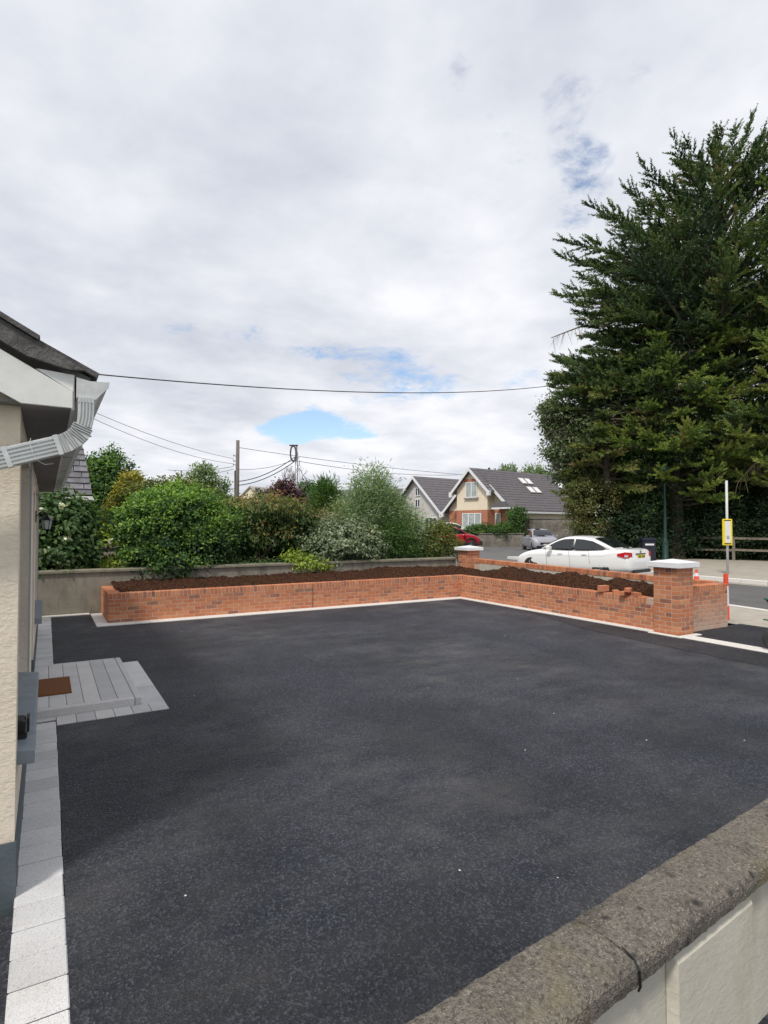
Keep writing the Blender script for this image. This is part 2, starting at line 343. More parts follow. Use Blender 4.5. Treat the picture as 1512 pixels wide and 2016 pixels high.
# ---------------------------------------------------------------- foliage
def npmesh(name, V, F, tint, mats, midx=None):
    me = bpy.data.meshes.new(name); nv, nf = len(V), len(F); k = F.shape[1]
    me.vertices.add(nv); me.vertices.foreach_set('co', V.astype(np.float32).ravel())
    me.loops.add(nf * k); me.loops.foreach_set('vertex_index', F.astype(np.int32).ravel())
    me.polygons.add(nf); me.polygons.foreach_set('loop_start', np.arange(nf, dtype=np.int32) * k)
    for m in mats: me.materials.append(m)
    if midx is not None: me.polygons.foreach_set('material_index', midx.astype(np.int32))
    me.update(calc_edges=True)
    at_ = me.attributes.new('tint', 'FLOAT', 'FACE'); at_.data.foreach_set('value', np.clip(tint, 0, 1).astype(np.float32))
    return me
def unit(a): return a / np.maximum(np.linalg.norm(a, axis=-1, keepdims=True), 1e-9)
def leaf_mesh(name, blobs, n, size, width, m, seed=1, clump=.16, per=26, up=.25, droop=0., inner=.3, out=.7, tint_dir=.0, jitter=.2, offset=(0,0,0), floor=None, face=True):
    """blobs (x,y,z,rx,ry,rz): leaves gathered in clumps through and over the ellipsoids"""
    rg = np.random.default_rng(seed); B = np.array(blobs, float)
    area = (B[:,3]*B[:,4] + B[:,4]*B[:,5] + B[:,3]*B[:,5]); pr = area / area.sum()
    nc = max(4, n // per); clump = clump * (.82 if face else 1)
    bi = rg.choice(len(B), nc * 2, p=pr); d = unit(rg.normal(size=(nc*2, 3)))
    rr = np.where(rg.random(nc*2) < inner, rg.uniform(.45, .85, nc*2), rg.uniform(.80, 1.12, nc*2))
    rr = rr + np.where(rg.random(nc*2) < .10, rg.uniform(.05, .28, nc*2), 0)
    cc_ = B[bi,:3] + d * B[bi,3:6] * rr[:,None]
    # drop clumps buried inside another blob
    keep = np.ones(len(cc_), bool)
    for j in range(len(B)):
        q = (cc_ - B[j,:3]) / B[j,3:6]; keep &= ~((np.linalg.norm(q, axis=1) < .55) & (bi != j))
    if floor is not None: keep &= cc_[:,2] > floor
    cc_ = cc_[keep][:nc]; d = d[keep][:nc]; nc = len(cc_)
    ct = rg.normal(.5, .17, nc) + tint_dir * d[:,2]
    ci = rg.integers(0, nc, n); cs = rg.uniform(.6, 1.5, nc)[ci][:,None]
    off = rg.normal(size=(n, 3)) * clump * cs * np.array([1, 1, .75])
    p = cc_[ci] + off
    ax = unit(unit(d[ci]) * out + unit(off) * .6 + rg.normal(size=(n, 3)) * .55 + np.array([0, 0, up - droop]))
    if face:   # blades turn their faces outward and up, like real shoots
        nn_ = unit(d[ci] * .7 + unit(off) * .5 + rg.normal(size=(n, 3)) * .42 + np.array([0, 0, .55]))
        ax = unit(ax - nn_ * np.sum(ax * nn_, 1, keepdims=True) * .8)
        sd_ = unit(np.cross(nn_, ax))
    else: sd_ = unit(np.cross(ax, unit(rg.normal(size=(n, 3)) + np.array([0, 0, 1.2]))))
    if face: size = size * 1.4; width = width * 1.45
    L = size * rg.uniform(.6, 1.35, n)[:,None]; W = width * rg.uniform(.7, 1.3, n)[:,None]
    nrm = np.cross(ax, sd_)
    V = np.stack([p, p + ax*L*.45 + sd_*W*.5 + nrm*L*.08, p + ax*L - nrm*L*droop*.2, p + ax*L*.45 - sd_*W*.5 + nrm*L*.08], 1).reshape(-1, 3) - np.array(offset)
    F = np.arange(n * 4).reshape(n, 4)
    t = ct[ci] + rg.normal(0, jitter * .6, n)
    return npmesh(name, V, F, t, [m])
def stems_mesh(name, base, tips, r0, m, rng, bend=.25):
    mb = MB()
    for tp in tips:
        b = Vector(base) + Vector((rng.uniform(-.12, .12), rng.uniform(-.12, .12), 0)); tp = Vector(tp)
        mid = b.lerp(tp, .5) + Vector((rng.uniform(-bend, bend), rng.uniform(-bend, bend), .1))
        pts = [b.lerp(mid, k / 3) for k in range(3)] + [mid.lerp(tp, k / 3) for k in range(4)]
        mb.tube(pts, [r0 * (1 - .13 * k) for k in range(7)], 5)
    return mb.mesh(name, m)
def ragged(blobs, k, seed, lo=.22, hi=.42, out=.98):
    """extra small lobes over the big ones so that the outline is broken"""
    g = random.Random(seed); res = list(blobs)
    for b in blobs:
        for _ in range(k):
            d = Vector((g.gauss(0, 1), g.gauss(0, 1), g.gauss(0, 1))).normalized(); f = g.uniform(.8, out + .12); q = g.uniform(lo, hi) * (b[3] + b[5]) / 2
            res.append((b[0] + d.x * b[3] * f, b[1] + d.y * b[4] * f, b[2] + d.z * b[5] * f, q * g.uniform(.8, 1.5), q, q * g.uniform(.6, 1.0)))
    return res
def bush(name, label, cat, base, blobs, n, size, width, m, seed, stem_m=BARK, nst=6, r0=.025, group=None, **k):
    """blobs relative to base"""
    t = thing(name, label, cat, base, group=group); rng = random.Random(seed)
    link('foliage', leaf_mesh('foliage', blobs, n, size, width, m, seed, **k), t)
    tips = [Vector(rng.choice(blobs)[:3]) + Vector((rng.uniform(-.3, .3), rng.uniform(-.3, .3), rng.uniform(-.1, .2))) for _ in range(nst)]
    link('stem', stems_mesh('stem', (0, 0, -.05), tips, r0, stem_m, rng), t)
    return t
def tree(name, label, base, blobs, n, size, width, m, seed, trunk_h, r0, group=None, cat='tree', **k):
    t = thing(name, label, cat, base, group=group); rng = random.Random(seed)
    link('crown', leaf_mesh('crown', blobs, n, size, width, m, seed, **k), t)
    mb = MB(); top = Vector((rng.uniform(-.2, .2), rng.uniform(-.2, .2), trunk_h))
    mb.tube([(0, 0, -.2), (0.03, 0, trunk_h * .35), (top.x * .6, top.y * .6, trunk_h * .7), top], [r0 * 1.2, r0, r0 * .85, r0 * .6], 8)
    for b in blobs:
        tp = Vector(b[:3]) + Vector((rng.uniform(-.3, .3) * b[3], rng.uniform(-.3, .3) * b[4], rng.uniform(0, .5) * b[5]))
        st = Vector((0, 0, trunk_h)) * rng.uniform(.55, 1.0)
        mid = st.lerp(tp, .5) + Vector((0, 0, .12 * (tp - st).length))
        mb.tube([st, st.lerp(mid, .6), mid, mid.lerp(tp, .6), tp], [r0 * .55, r0 * .42, r0 * .33, r0 * .2, r0 * .08], 5)
    link('trunk', mb.mesh('trunk', BARK), t); return t

# ================================================================ SETTING
def sheet(pts, off, nx=1):
    """polygon sheet that follows the land"""
    mb = MB(); mb.add([(x, y, gz(x, y) + off) for x, y in pts], [tuple(range(len(pts)))]); return mb
def grid_sheet(left, right, off, sub=8):
    """ribbon between two polylines of equal length"""
    mb = MB(); L = []; Rr = []
    for a, b in zip(left, left[1:]): L += [tuple(a[i] + (b[i] - a[i]) * k / sub for i in (0, 1)) for k in range(sub)]
    for a, b in zip(right, right[1:]): Rr += [tuple(a[i] + (b[i] - a[i]) * k / sub for i in (0, 1)) for k in range(sub)]
    L.append(left[-1]); Rr.append(right[-1]); nn = 6
    vs = []
    for a, b in zip(L, Rr):
        for k in range(nn + 1):
            x = a[0] + (b[0] - a[0]) * k / nn; y = a[1] + (b[1] - a[1]) * k / nn; vs.append((x, y, gz(x, y) + off))
    fs = [(i*(nn+1)+k, i*(nn+1)+k+1, (i+1)*(nn+1)+k+1, (i+1)*(nn+1)+k) for i in range(len(L)-1) for k in range(nn)]
    return mb.add(vs, fs)
# land: rings out to the horizon
mb = MB(); rings = [0, 6, 12, 16, 20, 26, 34, 44, 56, 70, 90, 130, 200, 400, 900]; seg = 48; vs = [(0, 0, -.14)]
for r in rings[1:]:
    for k in range(seg):
        a = 2 * math.pi * k / seg; x, y = r * math.cos(a), r * math.sin(a); vs.append((x, y, gz(x, y) - .14))
fs = [(0, 1 + k, 1 + (k + 1) % seg) for k in range(seg)]
for i in range(len(rings) - 2):
    for k in range(seg):
        j = (k + 1) % seg; fs.append((1 + i*seg + k, 1 + (i+1)*seg + k, 1 + (i+1)*seg + j, 1 + i*seg + j))
mb.add(vs, fs); struct('ground', mb, GRASSM)
# driveway: one fine sheet
mb = MB(); mb.add([(-3.0, -4, 0), (11.3, -4, 0), (11.3, 6.2, 0), (9.05, 6.2, 0), (9.05, 11.86, 0), (.84, 11.86, 0), (.84, 13.56, 0), (.10, 13.56, 0), (.10, 3.3, 0), (-3.0, 3.3, 0)], [tuple(range(10))])
struct('driveway', mb, ASPH)
ASPH2 = asphalt_mat('later_tarmac_strip', (.008,.009,.013), (.028,.031,.041), (.13,.135,.155), 78, .35, (.15,.14,.13), 1.0)
mb = MB(); mb.add([(8.15, -4, .004), (9.018, -4, .004), (9.018, 5.86, .004), (8.96, 5.87, .004), (8.96, 6.47, .004), (9.04, 6.48, .004), (9.04, 9.6, .004), (8.3, 7.2, .004), (8.12, 4.2, .004)], [tuple(range(9))])
struct('tarmac_strip', mb, ASPH2)
mb = MB(); mb.add([(9.32, -4, .004), (11.28, -4, .004), (11.28, 6.1, .004), (9.6, 6.1, .004), (9.32, 5.86, .004)], [tuple(range(5))])
struct('entrance_apron', mb, ASPH2)
# road
road_l = [(13.4, -30), (13.4, -4), (13.35, 5.0), (13.9, 7.9), (14.2, 13.5), (12.6, 24), (11.5, 30), (-30, 36)]
road_r = [(20.0, -30), (20.0, -4), (19.8, 5.0), (19.6, 9.9), (19.6, 13.2), (21.5, 24), (41, 32), (60, 60)]
struct('road', grid_sheet(road_l, road_r, -.09), ROADM)
struct('side_road', sheet([(41, 32), (60, 60), (30, 55), (-30, 62), (-30, 36), (11.5, 30)], -.094), ROADM)
# near footpath and its kerb
mb = grid_sheet([(11.26, -30), (11.26, -4), (11.26, 5.0), (11.26, 7.9), (11.3, 13.5), (10.2, 24)], [(13.25, -30), (13.25, -4), (13.2, 5.0), (13.75, 7.9), (14.05, 13.5), (12.45, 24)], -.012)
struct('footpath', mb, FOOT)
def kerb_run(pts, w, top, drop, pitch, parent):
    me_cache = {}
    for a, b in zip(pts, pts[1:]):
        a = Vector(a); b = Vector(b); L = (b - a).length; n = max(1, round(L / pitch)); u = (b - a) / n; an = math.atan2(u.y, u.x); ul = u.length
        key = round(ul, 3)
        if key not in me_cache: me_cache[key] = MB().bev(.004, ul - .004, 0, w, -drop, 0, .012).mesh('kerbstone', KERB)
        for i in range(n):
            p = a + u * i; link('kerbstone', me_cache[key], parent, loc=(p.x, p.y, gz(p.x, p.y) + top), rz=an)
k1 = MB().box(13.26, 13.27, 3.0, 3.01, -.2, -.1).build('kerb', KERB); tag(k1, kind='structure')
kerb_run([(13.40, -3), (13.35, 5.0), (13.9, 7.9), (14.2, 13.5)], .13, .004, .2, .9, k1)
# far footpath and kerb
mb = grid_sheet([(20.13, -30), (20.13, -4), (19.93, 5.0), (19.73, 9.9), (19.73, 13.2), (21.6, 23.9)], [(32.5, -30), (31.5, -4), (31.0, 5.0), (30.6, 11.0), (28.9, 16.0), (26.6, 24.5)], .03)
struct('far_footpath', mb, FOOT)
k2 = MB().box(19.85, 19.86, 3.0, 3.01, -.2, -.1).build('kerb', KERB); tag(k2, kind='structure')
kerb_run([(20.13, -3), (19.93, 5.0), (19.73, 9.9), (19.73, 13.2), (21.6, 23.9)], .14, .045, .2, .92, k2)
# old patched strip along the far gutter
mb = grid_sheet([(19.5, -4), (19.3, 5.0), (19.1, 9.9), (19.1, 13.2)], [(20.0, -4), (19.8, 5.0), (19.6, 9.9), (19.6, 13.2)], -.084)
struct('gutter_strip', mb, simple('gutter_concrete', (.33,.31,.27), (.27,.25,.22), 3, .9, coord='World'))
# garden behind the wall
mb = MB(); mb.add([(-8, 14.02, .78), (10.2, 14.02, .78), (10.2, 24, .86), (-8, 24, .86)], [(0, 1, 2, 3)])
struct('garden_ground', mb, DIRT)
mb = MB(); mb.add([(.7, 14.05, .80), (1.75, 14.05, .80), (1.75, 15.9, .81), (.7, 15.9, .81)], [(0, 1, 2, 3)])
struct('garden_path', mb, FOOT)

JOINTS = simple('joint_sand', (.13,.12,.11), (.07,.065,.06), 30, .95, bs=.3, coord='World')
# ---- path of granite setts along the house
rng = random.Random(4)
pv = MB().bev(-.115, .097, -.0955, .0955, -.04, .006, .005).mesh('paver', PAVER)
base = MB().box(-.118, .095, -1.0, 13.56, -.05, -.006).build('path', JOINTS); tag(base, kind='structure')
y = -.9
while y < 13.5:
    if not (6.40 < y < 8.60): link('paver', pv, base, loc=(.0 + rng.uniform(-.002, .002), y, rng.uniform(-.002, .002)))
    y += .198
# kerb strips that frame the brickwork
ks = MB().box(.86, .87, 11.9, 11.91, -.08, -.05).build('edging_strip', KERB); tag(ks, kind='structure')
def strip(x0, x1, y0, y1, n, ax):
    for i in range(n):
        if ax == 'x': a = x0 + (x1 - x0) * i / n; b = x0 + (x1 - x0) * (i + 1) / n; MB().bev(a, b - .003, y0, y1, -.08, .018, .006).build('edging_stone', KERB, ks)
        else: a = y0 + (y1 - y0) * i / n; b = y0 + (y1 - y0) * (i + 1) / n; MB().bev(x0, x1, a, b - .003, -.08, .018, .006).build('edging_stone', KERB, ks)
strip(.81, 9.06, 11.82, 12.098, 9, 'x'); strip(.81, 1.018, 12.1, 13.56, 2, 'y')
strip(9.062, 9.238, 6.48, 12.09, 6, 'y'); strip(9.02, 9.30, -4, 5.86, 6, 'y'); strip(8.99, 9.56, 5.865, 5.975, 1, 'x'); strip(8.97, 9.075, 5.98, 6.475, 1, 'y')
strip(-.11, .80, 13.565, 13.72, 1, 'x')

# ================================================================ BRICKWORK
bj = .0750; bl = .225
ST = MB().bev(0, .215, 0, .1025, 0, .065, .003)
def brick_mesh(l, w, h, m): return MB().bev(0, l, 0, w, 0, h, .003).mesh('brick', m)
B_full = {}
def bm_(l, w, h, m):
    k = (round(l, 3), round(w, 3), round(h, 3), m.name)
    if k not in B_full: B_full[k] = brick_mesh(l, w, h, m)
    return B_full[k]
def brick_wall(t, L, nc, th, m, core=True, z0=0.0, zig=True, cope=True, cope_w=.219, skip=None, seed=1, openback=False):
    """wall in local frame: face along +x at y=0, thickness to +y; bricks in the face, a core of mortar behind, rowlock coping on top"""
    rg = random.Random(seed)
    MB().box(.003, L - .003, .0025, th - .004, z0 - .05, z0 + nc * bj + .002).build('mortar_core', MORTAR, t)
    for c in range(nc):
        x = -(bl / 2 if c % 2 else 0.0)
        while x < L - .02:
            a = max(x, 0); b = min(x + .211, L)
            if b - a > .03:
                z = z0 + c * bj + .009
                o = link('brick', bm_(b - a, .1, .062, m), t, loc=(a, rg.uniform(-.003, .0), z))
            x += bl
    if cope:
        zc = z0 + nc * bj
        MB().box(.003, L - .003, .0015, cope_w - .006, zc, zc + .104).build('coping_bed', MORTAR, t)
        n = int(L / bj); p = L / n
        for i in range(n):
            if skip and skip(i * p): continue
            link('coping_brick', bm_(p - .013, cope_w, .102, m), t, loc=(i * p + .0045, -.003 + rg.uniform(-.002, .002), zc + .008 + rg.uniform(-.001, .002)))
ang90 = math.pi / 2
# front planter wall
w1 = thing('planter_wall', 'low orange brick planter wall running across the far side of the tarmac drive', 'brick wall', (1.02, 12.1, 0))
brick_wall(w1, 8.44, 6, .215, BRICK, seed=2)
MB().box(4.13, 4.142, -.0045, .004, .0, .555).build('movement_joint', BLACKP, w1)
w2 = thing('planter_wall', 'short brick end wall closing the planter against the grey garden wall', 'brick wall', (1.02, 13.78, 0), -ang90)
# local x runs towards -y; face at local y=0 faces -x
brick_wall(w2, 1.575, 6, .215, BRICK, seed=3)
# right planter wall: face looks to -x, runs from the corner towards the near pillar
w3 = thing('planter_wall', 'brick planter wall on the right that runs up to the white-capped pillar, top unfinished', 'brick wall', (9.24, 12.094, 0), -ang90)
brick_wall(w3, 5.64, 6, .215, BRICK, seed=5, skip=lambda s: s > 5.36)
# return wall right of the near pillar
w4 = thing('return_wall', 'pale stained brick wall turning from the near pillar to the footpath', 'brick wall', (9.562, 6.12, 0))
brick_wall(w4, 1.20, 9, .215, BRICKB, seed=6)
# nib of toothed bricks left of pillar
for i in range(5):
    link('brick', bm_(.215 if i % 2 else .1025, .1, .065, BRICKB), w4, loc=(-.02 , .36 + .0, .36 + i * bj))
# roadside wall: blocks inside, brick coping
LW = Vector((10.60 - 10.74, 13.1 - 6.34, 0)); LWn = LW.length
w5 = thing('roadside_wall', 'long roadside wall of pale blocks with an orange brick top behind the heaped soil', 'wall', (10.74, 6.34, 0), math.atan2(LW.y, LW.x))
slope = (.90 - .80) / LWn
w5.rotation_euler = (0, -math.atan(slope), w5.rotation_euler.z)
MB().box(.01, LWn - .01, -.10, .094, -.05, .695).build('mortar_core', MORTAR, w5)
blk = MB().bev(0, .442, 0, .1, 0, .218, .004).mesh('concrete_block', BLOCKM)
for c in range(3):
    x = 0 if c % 2 else -.225
    while x < LWn - .44:
        if x >= 0: link('concrete_block', blk, w5, loc=(x, .005, .012 + c * .228))
        x += .45
nco = int(LWn / bj)
MB().box(.004, LWn - .004, -.09, .098, .69, .80).build('coping_bed', MORTAR, w5)
for i in range(nco): link('coping_brick', bm_(bj - .009, .219, .108, BRICK), w5, loc=(i * bj + .004, -.108, .701))
# pillars
def pillar(label, x, y, nc, rz=0, group=None):
    t = thing('brick_pillar', label, 'pillar', (x, y, 0), rz, group)
    s = .44; MB().box(-s/2 + .003, s/2 - .003, -s/2 + .003, s/2 - .003, -.05, nc * bj + .02).build('mortar_core', MORTAR, t)
    rg = random.Random(int(x * 10))
    for c in range(nc):
        for k in range(4):
            parts = [(0, .215), (.225, .3375 - .005)] if c % 2 == 0 else [(0.0, .1025), (.1125, .3375 - .005)]
            for a, b in parts:
                l = b - a
                # strip starts at corner k
                M = Matrix.Rotation(k * ang90, 4, 'Z') @ Matrix.Translation((-s/2 + a, -s/2, c * bj + .008))
                o = link('brick', bm_(l - .003, .1025, .063, BRICK), t); o.matrix_local = M
    zt = nc * bj + .012; o_ = .295
    cb = MB().box(-o_, o_, -o_, o_, zt, zt + .082)
    cb.add([(-o_, -o_, zt + .082), (o_, -o_, zt + .082), (o_, o_, zt + .082), (-o_, o_, zt + .082), (0, 0, zt + .135)], [(0, 1, 4), (1, 2, 4), (2, 3, 4), (3, 0, 4)])
    cb.box(-o_ + .02, o_ - .02, -o_ + .02, o_ - .02, zt - .012, zt)
    cb.build('cap', CAPM, t); return t
pillar('brick pillar with a white pyramid cap at the driveway entrance, nearest of the two', 9.325, 6.225, 15)
pillar('farther brick pillar with a white cap where the garden wall meets the road wall', 10.58, 13.42, 15)
# loose bricks on the unfinished coping
lb = [((9.30, 7.66, .58), 0, (.215, .1025, .11), 'loose orange brick standing on edge where the planter coping stops'),
      ((9.26, 7.16, .562), .2, (.215, .1025, .065), 'loose brick lying lowest in the little pile on the planter wall'),
      ((9.30, 6.95, .562), 1.3, (.215, .1025, .065), 'loose pale brick lying beside the pile nearest the capped pillar'),
      ((9.27, 7.08, .630), .5, (.215, .1025, .065), 'loose mortar-stained brick lying on top of the little pile'),
      ((9.33, 7.40, .562), 1.0, (.1025, .1025, .065), 'half brick bat between the upright brick and the little pile')]
for p, rz, (a, b_, c_), lab in lb:
    o = MB().bev(-a/2, a/2, -b_/2, b_/2, 0, c_, .004).build('loose_brick', BRICKB); o.location = p; o.rotation_euler = (0, 0, rz)
    tag(o, lab, 'brick', 'loose bricks left on the planter wall')

# soil in the planter
def soil(name, x0, x1, y0, y1, hf, seed, st=.026):
    nx = int((x1 - x0) / st) + 1; ny = int((y1 - y0) / st) + 1
    rg = np.random.default_rng(seed); X, Y = np.meshgrid(np.linspace(x0, x1, nx), np.linspace(y0, y1, ny), indexing='ij')
    def vn(sc, s):
        g = np.random.default_rng(s).normal(size=(int((x1-x0)/sc)+4, int((y1-y0)/sc)+4)); u = (X-x0)/sc; v = (Y-y0)/sc
        i = u.astype(int); j = v.astype(int); fu = u-i; fv = v-j; fu = fu*fu*(3-2*fu); fv = fv*fv*(3-2*fv)
        return g[i,j]*(1-fu)*(1-fv)+g[i+1,j]*fu*(1-fv)+g[i,j+1]*(1-fu)*fv+g[i+1,j+1]*fu*fv
    Z = hf(X, Y) + vn(.5, seed+1)*.014 + vn(.16, seed+2)*.016 + vn(.07, seed+3)*.015 + rg.normal(size=X.shape)*.009
    V = np.stack([X, Y, Z], -1).reshape(-1, 3); i, j = np.meshgrid(np.arange(nx-1), np.arange(ny-1), indexing='ij')
    F = np.stack([i*ny+j, (i+1)*ny+j, (i+1)*ny+j+1, i*ny+j+1], -1).reshape(-1, 4)
    return npmesh(name, V, F, np.zeros(len(F)), [SOILM])
def hf1(X, Y):
    z = .50 + .065 * np.clip((Y - 12.30) / .25, 0, 1) + .085 * np.clip((Y - 12.5) / 1.1, 0, 1) - .05 * np.clip((1.6 - X) / .5, 0, 1)
    return z + .06 * np.exp(-((X - 8.2) / 1.2)**2)
def hf2(X, Y):
    z = .49 + .09 * np.clip((X - 9.43) / .2, 0, 1) + .045 * np.clip((X - 9.5) / 1.0, 0, 1)
    for mx_, my_, w, h in ((9.95, 11.0, .42, .21), (9.95, 10.35, .3, .10), (9.9, 9.1, .34, .22), (9.85, 8.55, .3, .13), (9.80, 7.75, .36, .17), (9.85, 7.3, .28, .12)):
        z = z + h * np.exp(-(((X - mx_) / .5)**2 + ((Y - my_) / w)**2))
    return z - .5 * np.clip((7.05 - Y) / .15, 0, 1)
so = link('planter_soil', soil('planter_soil', 1.2, 10.55, 12.29, 13.8, hf1, 3)); so['kind'] = 'stuff'
tag(so, 'dark brown bark soil filling the planter in front of the grey garden wall', 'soil')
so = link('planter_soil', soil('planter_soil', 9.42, 11.0, 6.9, 12.30, hf2, 9)); so['kind'] = 'stuff'
tag(so, 'mounds of dark soil heaped in the planter beside the road', 'soil')

# ================================================================ GARDEN WALLS
gw = thing('garden_wall', 'grey rendered garden wall with a stone coping behind the planter', 'wall', (-.6, 13.74, 0))
MB().box(0, 10.95, 0, .22, -.1, .86).build('wall', GREYW, gw)
cp = MB().prism([(-.045, .862), (.265, .862), (.265, .905), (.11, .93), (-.045, .905)], 'x', .002, 1.092).mesh('coping_stone', COPING)
for i in range(10): link('coping_stone', cp, gw, loc=(i * 1.095, 0, 0))
gw2 = thing('terrace_wall', 'low pale rendered wall with a coping between the flowering climber and the big round bush', 'wall', (.2, 16.0, .78))
MB().box(0, 3.2, 0, .2, 0, .50).build('wall', render_mat('pale_render', (.50,.45,.40), (.42,.38,.33), (.30,.28,.24)), gw2)
MB().box(-.03, 3.23, -.04, .24, .502, .55).build('coping_stone', COPING, gw2)
# foreground wall of the neighbour
fdir = math.atan2(1.43 - 1.24, 2.8 - .81)
fw = thing('boundary_wall', 'cream boundary wall topped with rough lichen-spotted concrete coping in the near right corner', 'wall', (.81, 1.24, 0), fdir)
def coping_rough():
    m, t, b = newmat('lichen_coping'); b.inputs['Roughness'].default_value = .95; b.inputs['Specular IOR Level'].default_value = .2
    n1 = noise(t, 5, 6, .65, 'World'); n2 = noise(t, 70, 8, .78, 'World'); v = noise(t, 190, kind='v', coord='World')
    col = ramp(t, n1, [(.3, (.14,.125,.108)), (.5, (.27,.24,.20)), (.7, (.17,.155,.135))])
    col = mixc(t, ramp(t, n2, [(.36, (.9,)*3), (.55, (0,)*3)]), col, (.055, .050, .043))
    col = mixc(t, ramp(t, v.outputs['Color'], [(.74, (0,)*3), (.95, (.8,)*3)]), col, (.46, .41, .35))
    v3 = noise(t, 9, kind='v', coord='World')
    col = mixc(t, ramp(t, mth(t, 'ADD', v3.outputs['Distance'], mth(t, 'ADD', mth(t, 'MULTIPLY', n2, .25), mth(t, 'MULTIPLY', noise(t, 2.3, 4, .7, 'World'), .32))), [(.36, (.9,)*3), (.47, (0,)*3)]), col, (.050, .050, .047))
    col = mixc(t, ramp(t, noise(t, 3.1, 4, .6, 'World'), [(.55, (0,)*3), (.75, (.55,)*3)]), col, (.30, .25, .12))
    t.links.new(col, b.inputs['Base Color'])
    bump(t, b, mth(t, 'ADD', n2, mth(t, 'MULTIPLY', v.outputs['Distance'], .7)), .9, .012); return m
LICH = coping_rough()
def cope_mesh(a, b, seed):
    rg = random.Random(seed); prof = [(.012, .585), (.008, .612), (-.006, .623), (-.06, .628), (-.115, .629), (-.170, .624), (-.202, .617), (-.214, .605), (-.216, .580), (-.212, .550), (-.2, .545), (.0, .548)]
    n = int((b - a) / .02); vs = []; fs = []; k = len(prof)
    for i in range(n + 1):
        x = a + (b - a) * i / n
        for (yy, z) in prof: vs.append((x, yy + rg.uniform(-.0022, .0022), z + rg.uniform(-.0022, .0022)))
    for i in range(n):
        for j in range(k): jj = (j + 1) % k; fs.append((i*k+j, i*k+jj, (i+1)*k+jj, (i+1)*k+j))
    fs += [tuple(range(k)), tuple(n*k + j for j in range(k-1, -1, -1))]
    return MB().add(vs, fs).mesh('coping_stone', LICH)
for a, b, s in ((-1.2, .618, 1), (.624, 2.0, 2), (2.006, 3.4, 3), (3.406, 4.9, 4)):
    link('coping_stone', cope_mesh(a, b, s), fw)
CREAMP = render_mat('cream_garden_paint', (.58,.55,.46), (.53,.50,.42), (.30,.28,.19), 4, .55, .25)
MB().box(-1.2, 5, -.165, -.02, -.3, .547).build('wall', CREAMP, fw)
mb = MB(); x0, x1 = .85, 1.40
mb.add([(x0, -.167, -.3), (x1, -.167, -.3), (x1, -.167, .535), (x0, -.167, .535), (x0 + .018, -.198, -.3), (x1 - .03, -.198, -.3), (x1 - .03, -.198, .495), (x0 + .018, -.198, .495)],
       [(4, 5, 6, 7), (0, 4, 7, 3), (5, 1, 2, 6), (7, 6, 2, 3), (0, 1, 5, 4)])
mb.build('raised_panel', CREAMP, fw)
MB().tube([(.621, -.165, .632), (.620, -.20, .622), (.618, -.219, .60), (.620, -.221, .555), (.621, -.214, .538)], [.002, .003, .004, .004, .003], 6).build('mortar_drip', BLACKP, fw)

# ================================================================ NEAR HOUSE (cream bungalow, left)
h = thing('bungalow', 'cream rendered bungalow with white eaves boards and a box gutter at the left edge', 'house', (0, 0, 0))
XF, YG, YE = -.12, 3.45, 11.9       # facade plane, gable plane, far end
wl = MB(); th = .32
def fseg(y0, y1, z0, z1): wl.box(XF - th, XF, y0, y1, z0, z1)
fseg(YG, 3.62, .28, 2.42); fseg(3.62, 5.45, .28, .62); fseg(5.45, 6.95, .28, 2.42); fseg(6.95, 7.95, 2.2, 2.42)
fseg(7.95, 8.6, .28, 2.42); fseg(8.6, 10.6, .28, .62); fseg(10.6, YE, .28, 2.42); fseg(3.62, 5.45, 2.3, 2.42); fseg(8.6, 10.6, 2.3, 2.42)
wl.box(-6.5, XF - th, YG, YG + .3, .28, 2.42)
wl.prism([(-6.5, 2.42), (XF, 2.42), (XF, 2.52), (-3.3, 4.25)], 'y', YG, YG + .3)
wl.box(-6.5, -6.2, YG + .3, YE, -.1, 2.42); wl.box(-6.5, XF - th, YE - .3, YE, .0, 2.42)
wl.build('wall', CREAMW, h)
pl = MB(); pl.box(XF - .3, XF + .008, YG - .008, 6.95, -.1, .278); pl.box(XF - .3, XF + .008, 7.95, YE, -.1, .278); pl.box(-6.5, XF - .3, YG - .008, YG + .2, -.1, .278)
pl.build('plinth', PLINTH, h)
for y0, y1 in ((3.62, 5.45), (8.6, 10.6)):
    f = MB()
    for a, b in ((y0, y0 + .06), ((y0 + y1)/2 - .04, (y0 + y1)/2 + .04), (y1 - .06, y1)): f.box(XF - .20, XF - .13, a, b, .72, 2.29)
    f.box(XF - .20, XF - .13, y0 + .06, y1 - .06, .68, .75); f.box(XF - .20, XF - .13, y0 + .06, y1 - .06, 2.22, 2.29)
    fo = f.build('window', FRAMEG, h)
    for a, b in ((y0 + .06, (y0+y1)/2 - .04), ((y0+y1)/2 + .04, y1 - .06)): MB().box(XF - .175, XF - .16, a, b, .75, 2.22).build('pane', GLASS, fo)
    s_ = MB(); s_.prism([(XF - .2, .70), (XF + .072, .672), (XF + .080, .664), (XF + .080, .605), (XF - .2, .62)], 'y', y0 - .05, y1 + .01)
    s_.build('sill', SILLM, h)
    MB().box(XF - .125, XF + .004, y1 + .001, y1 + .045, .70, 2.4).build('reveal_trim', FRAMEG, h)
    MB().box(XF + .001, XF + .012, y1 + .05, y1 + .16, .6, 2.4).build('wall_band', FRAMEG, h)
d = MB().box(XF - .2, XF - .14, 7.0, 7.9, .15, 2.15).build('door', simple('door_paint', (.10,.12,.14), None, 5, .4), h)
MB().box(XF - .14, XF - .10, 7.82, 7.86, 1.0, 1.14).build('handle', GALV, d)
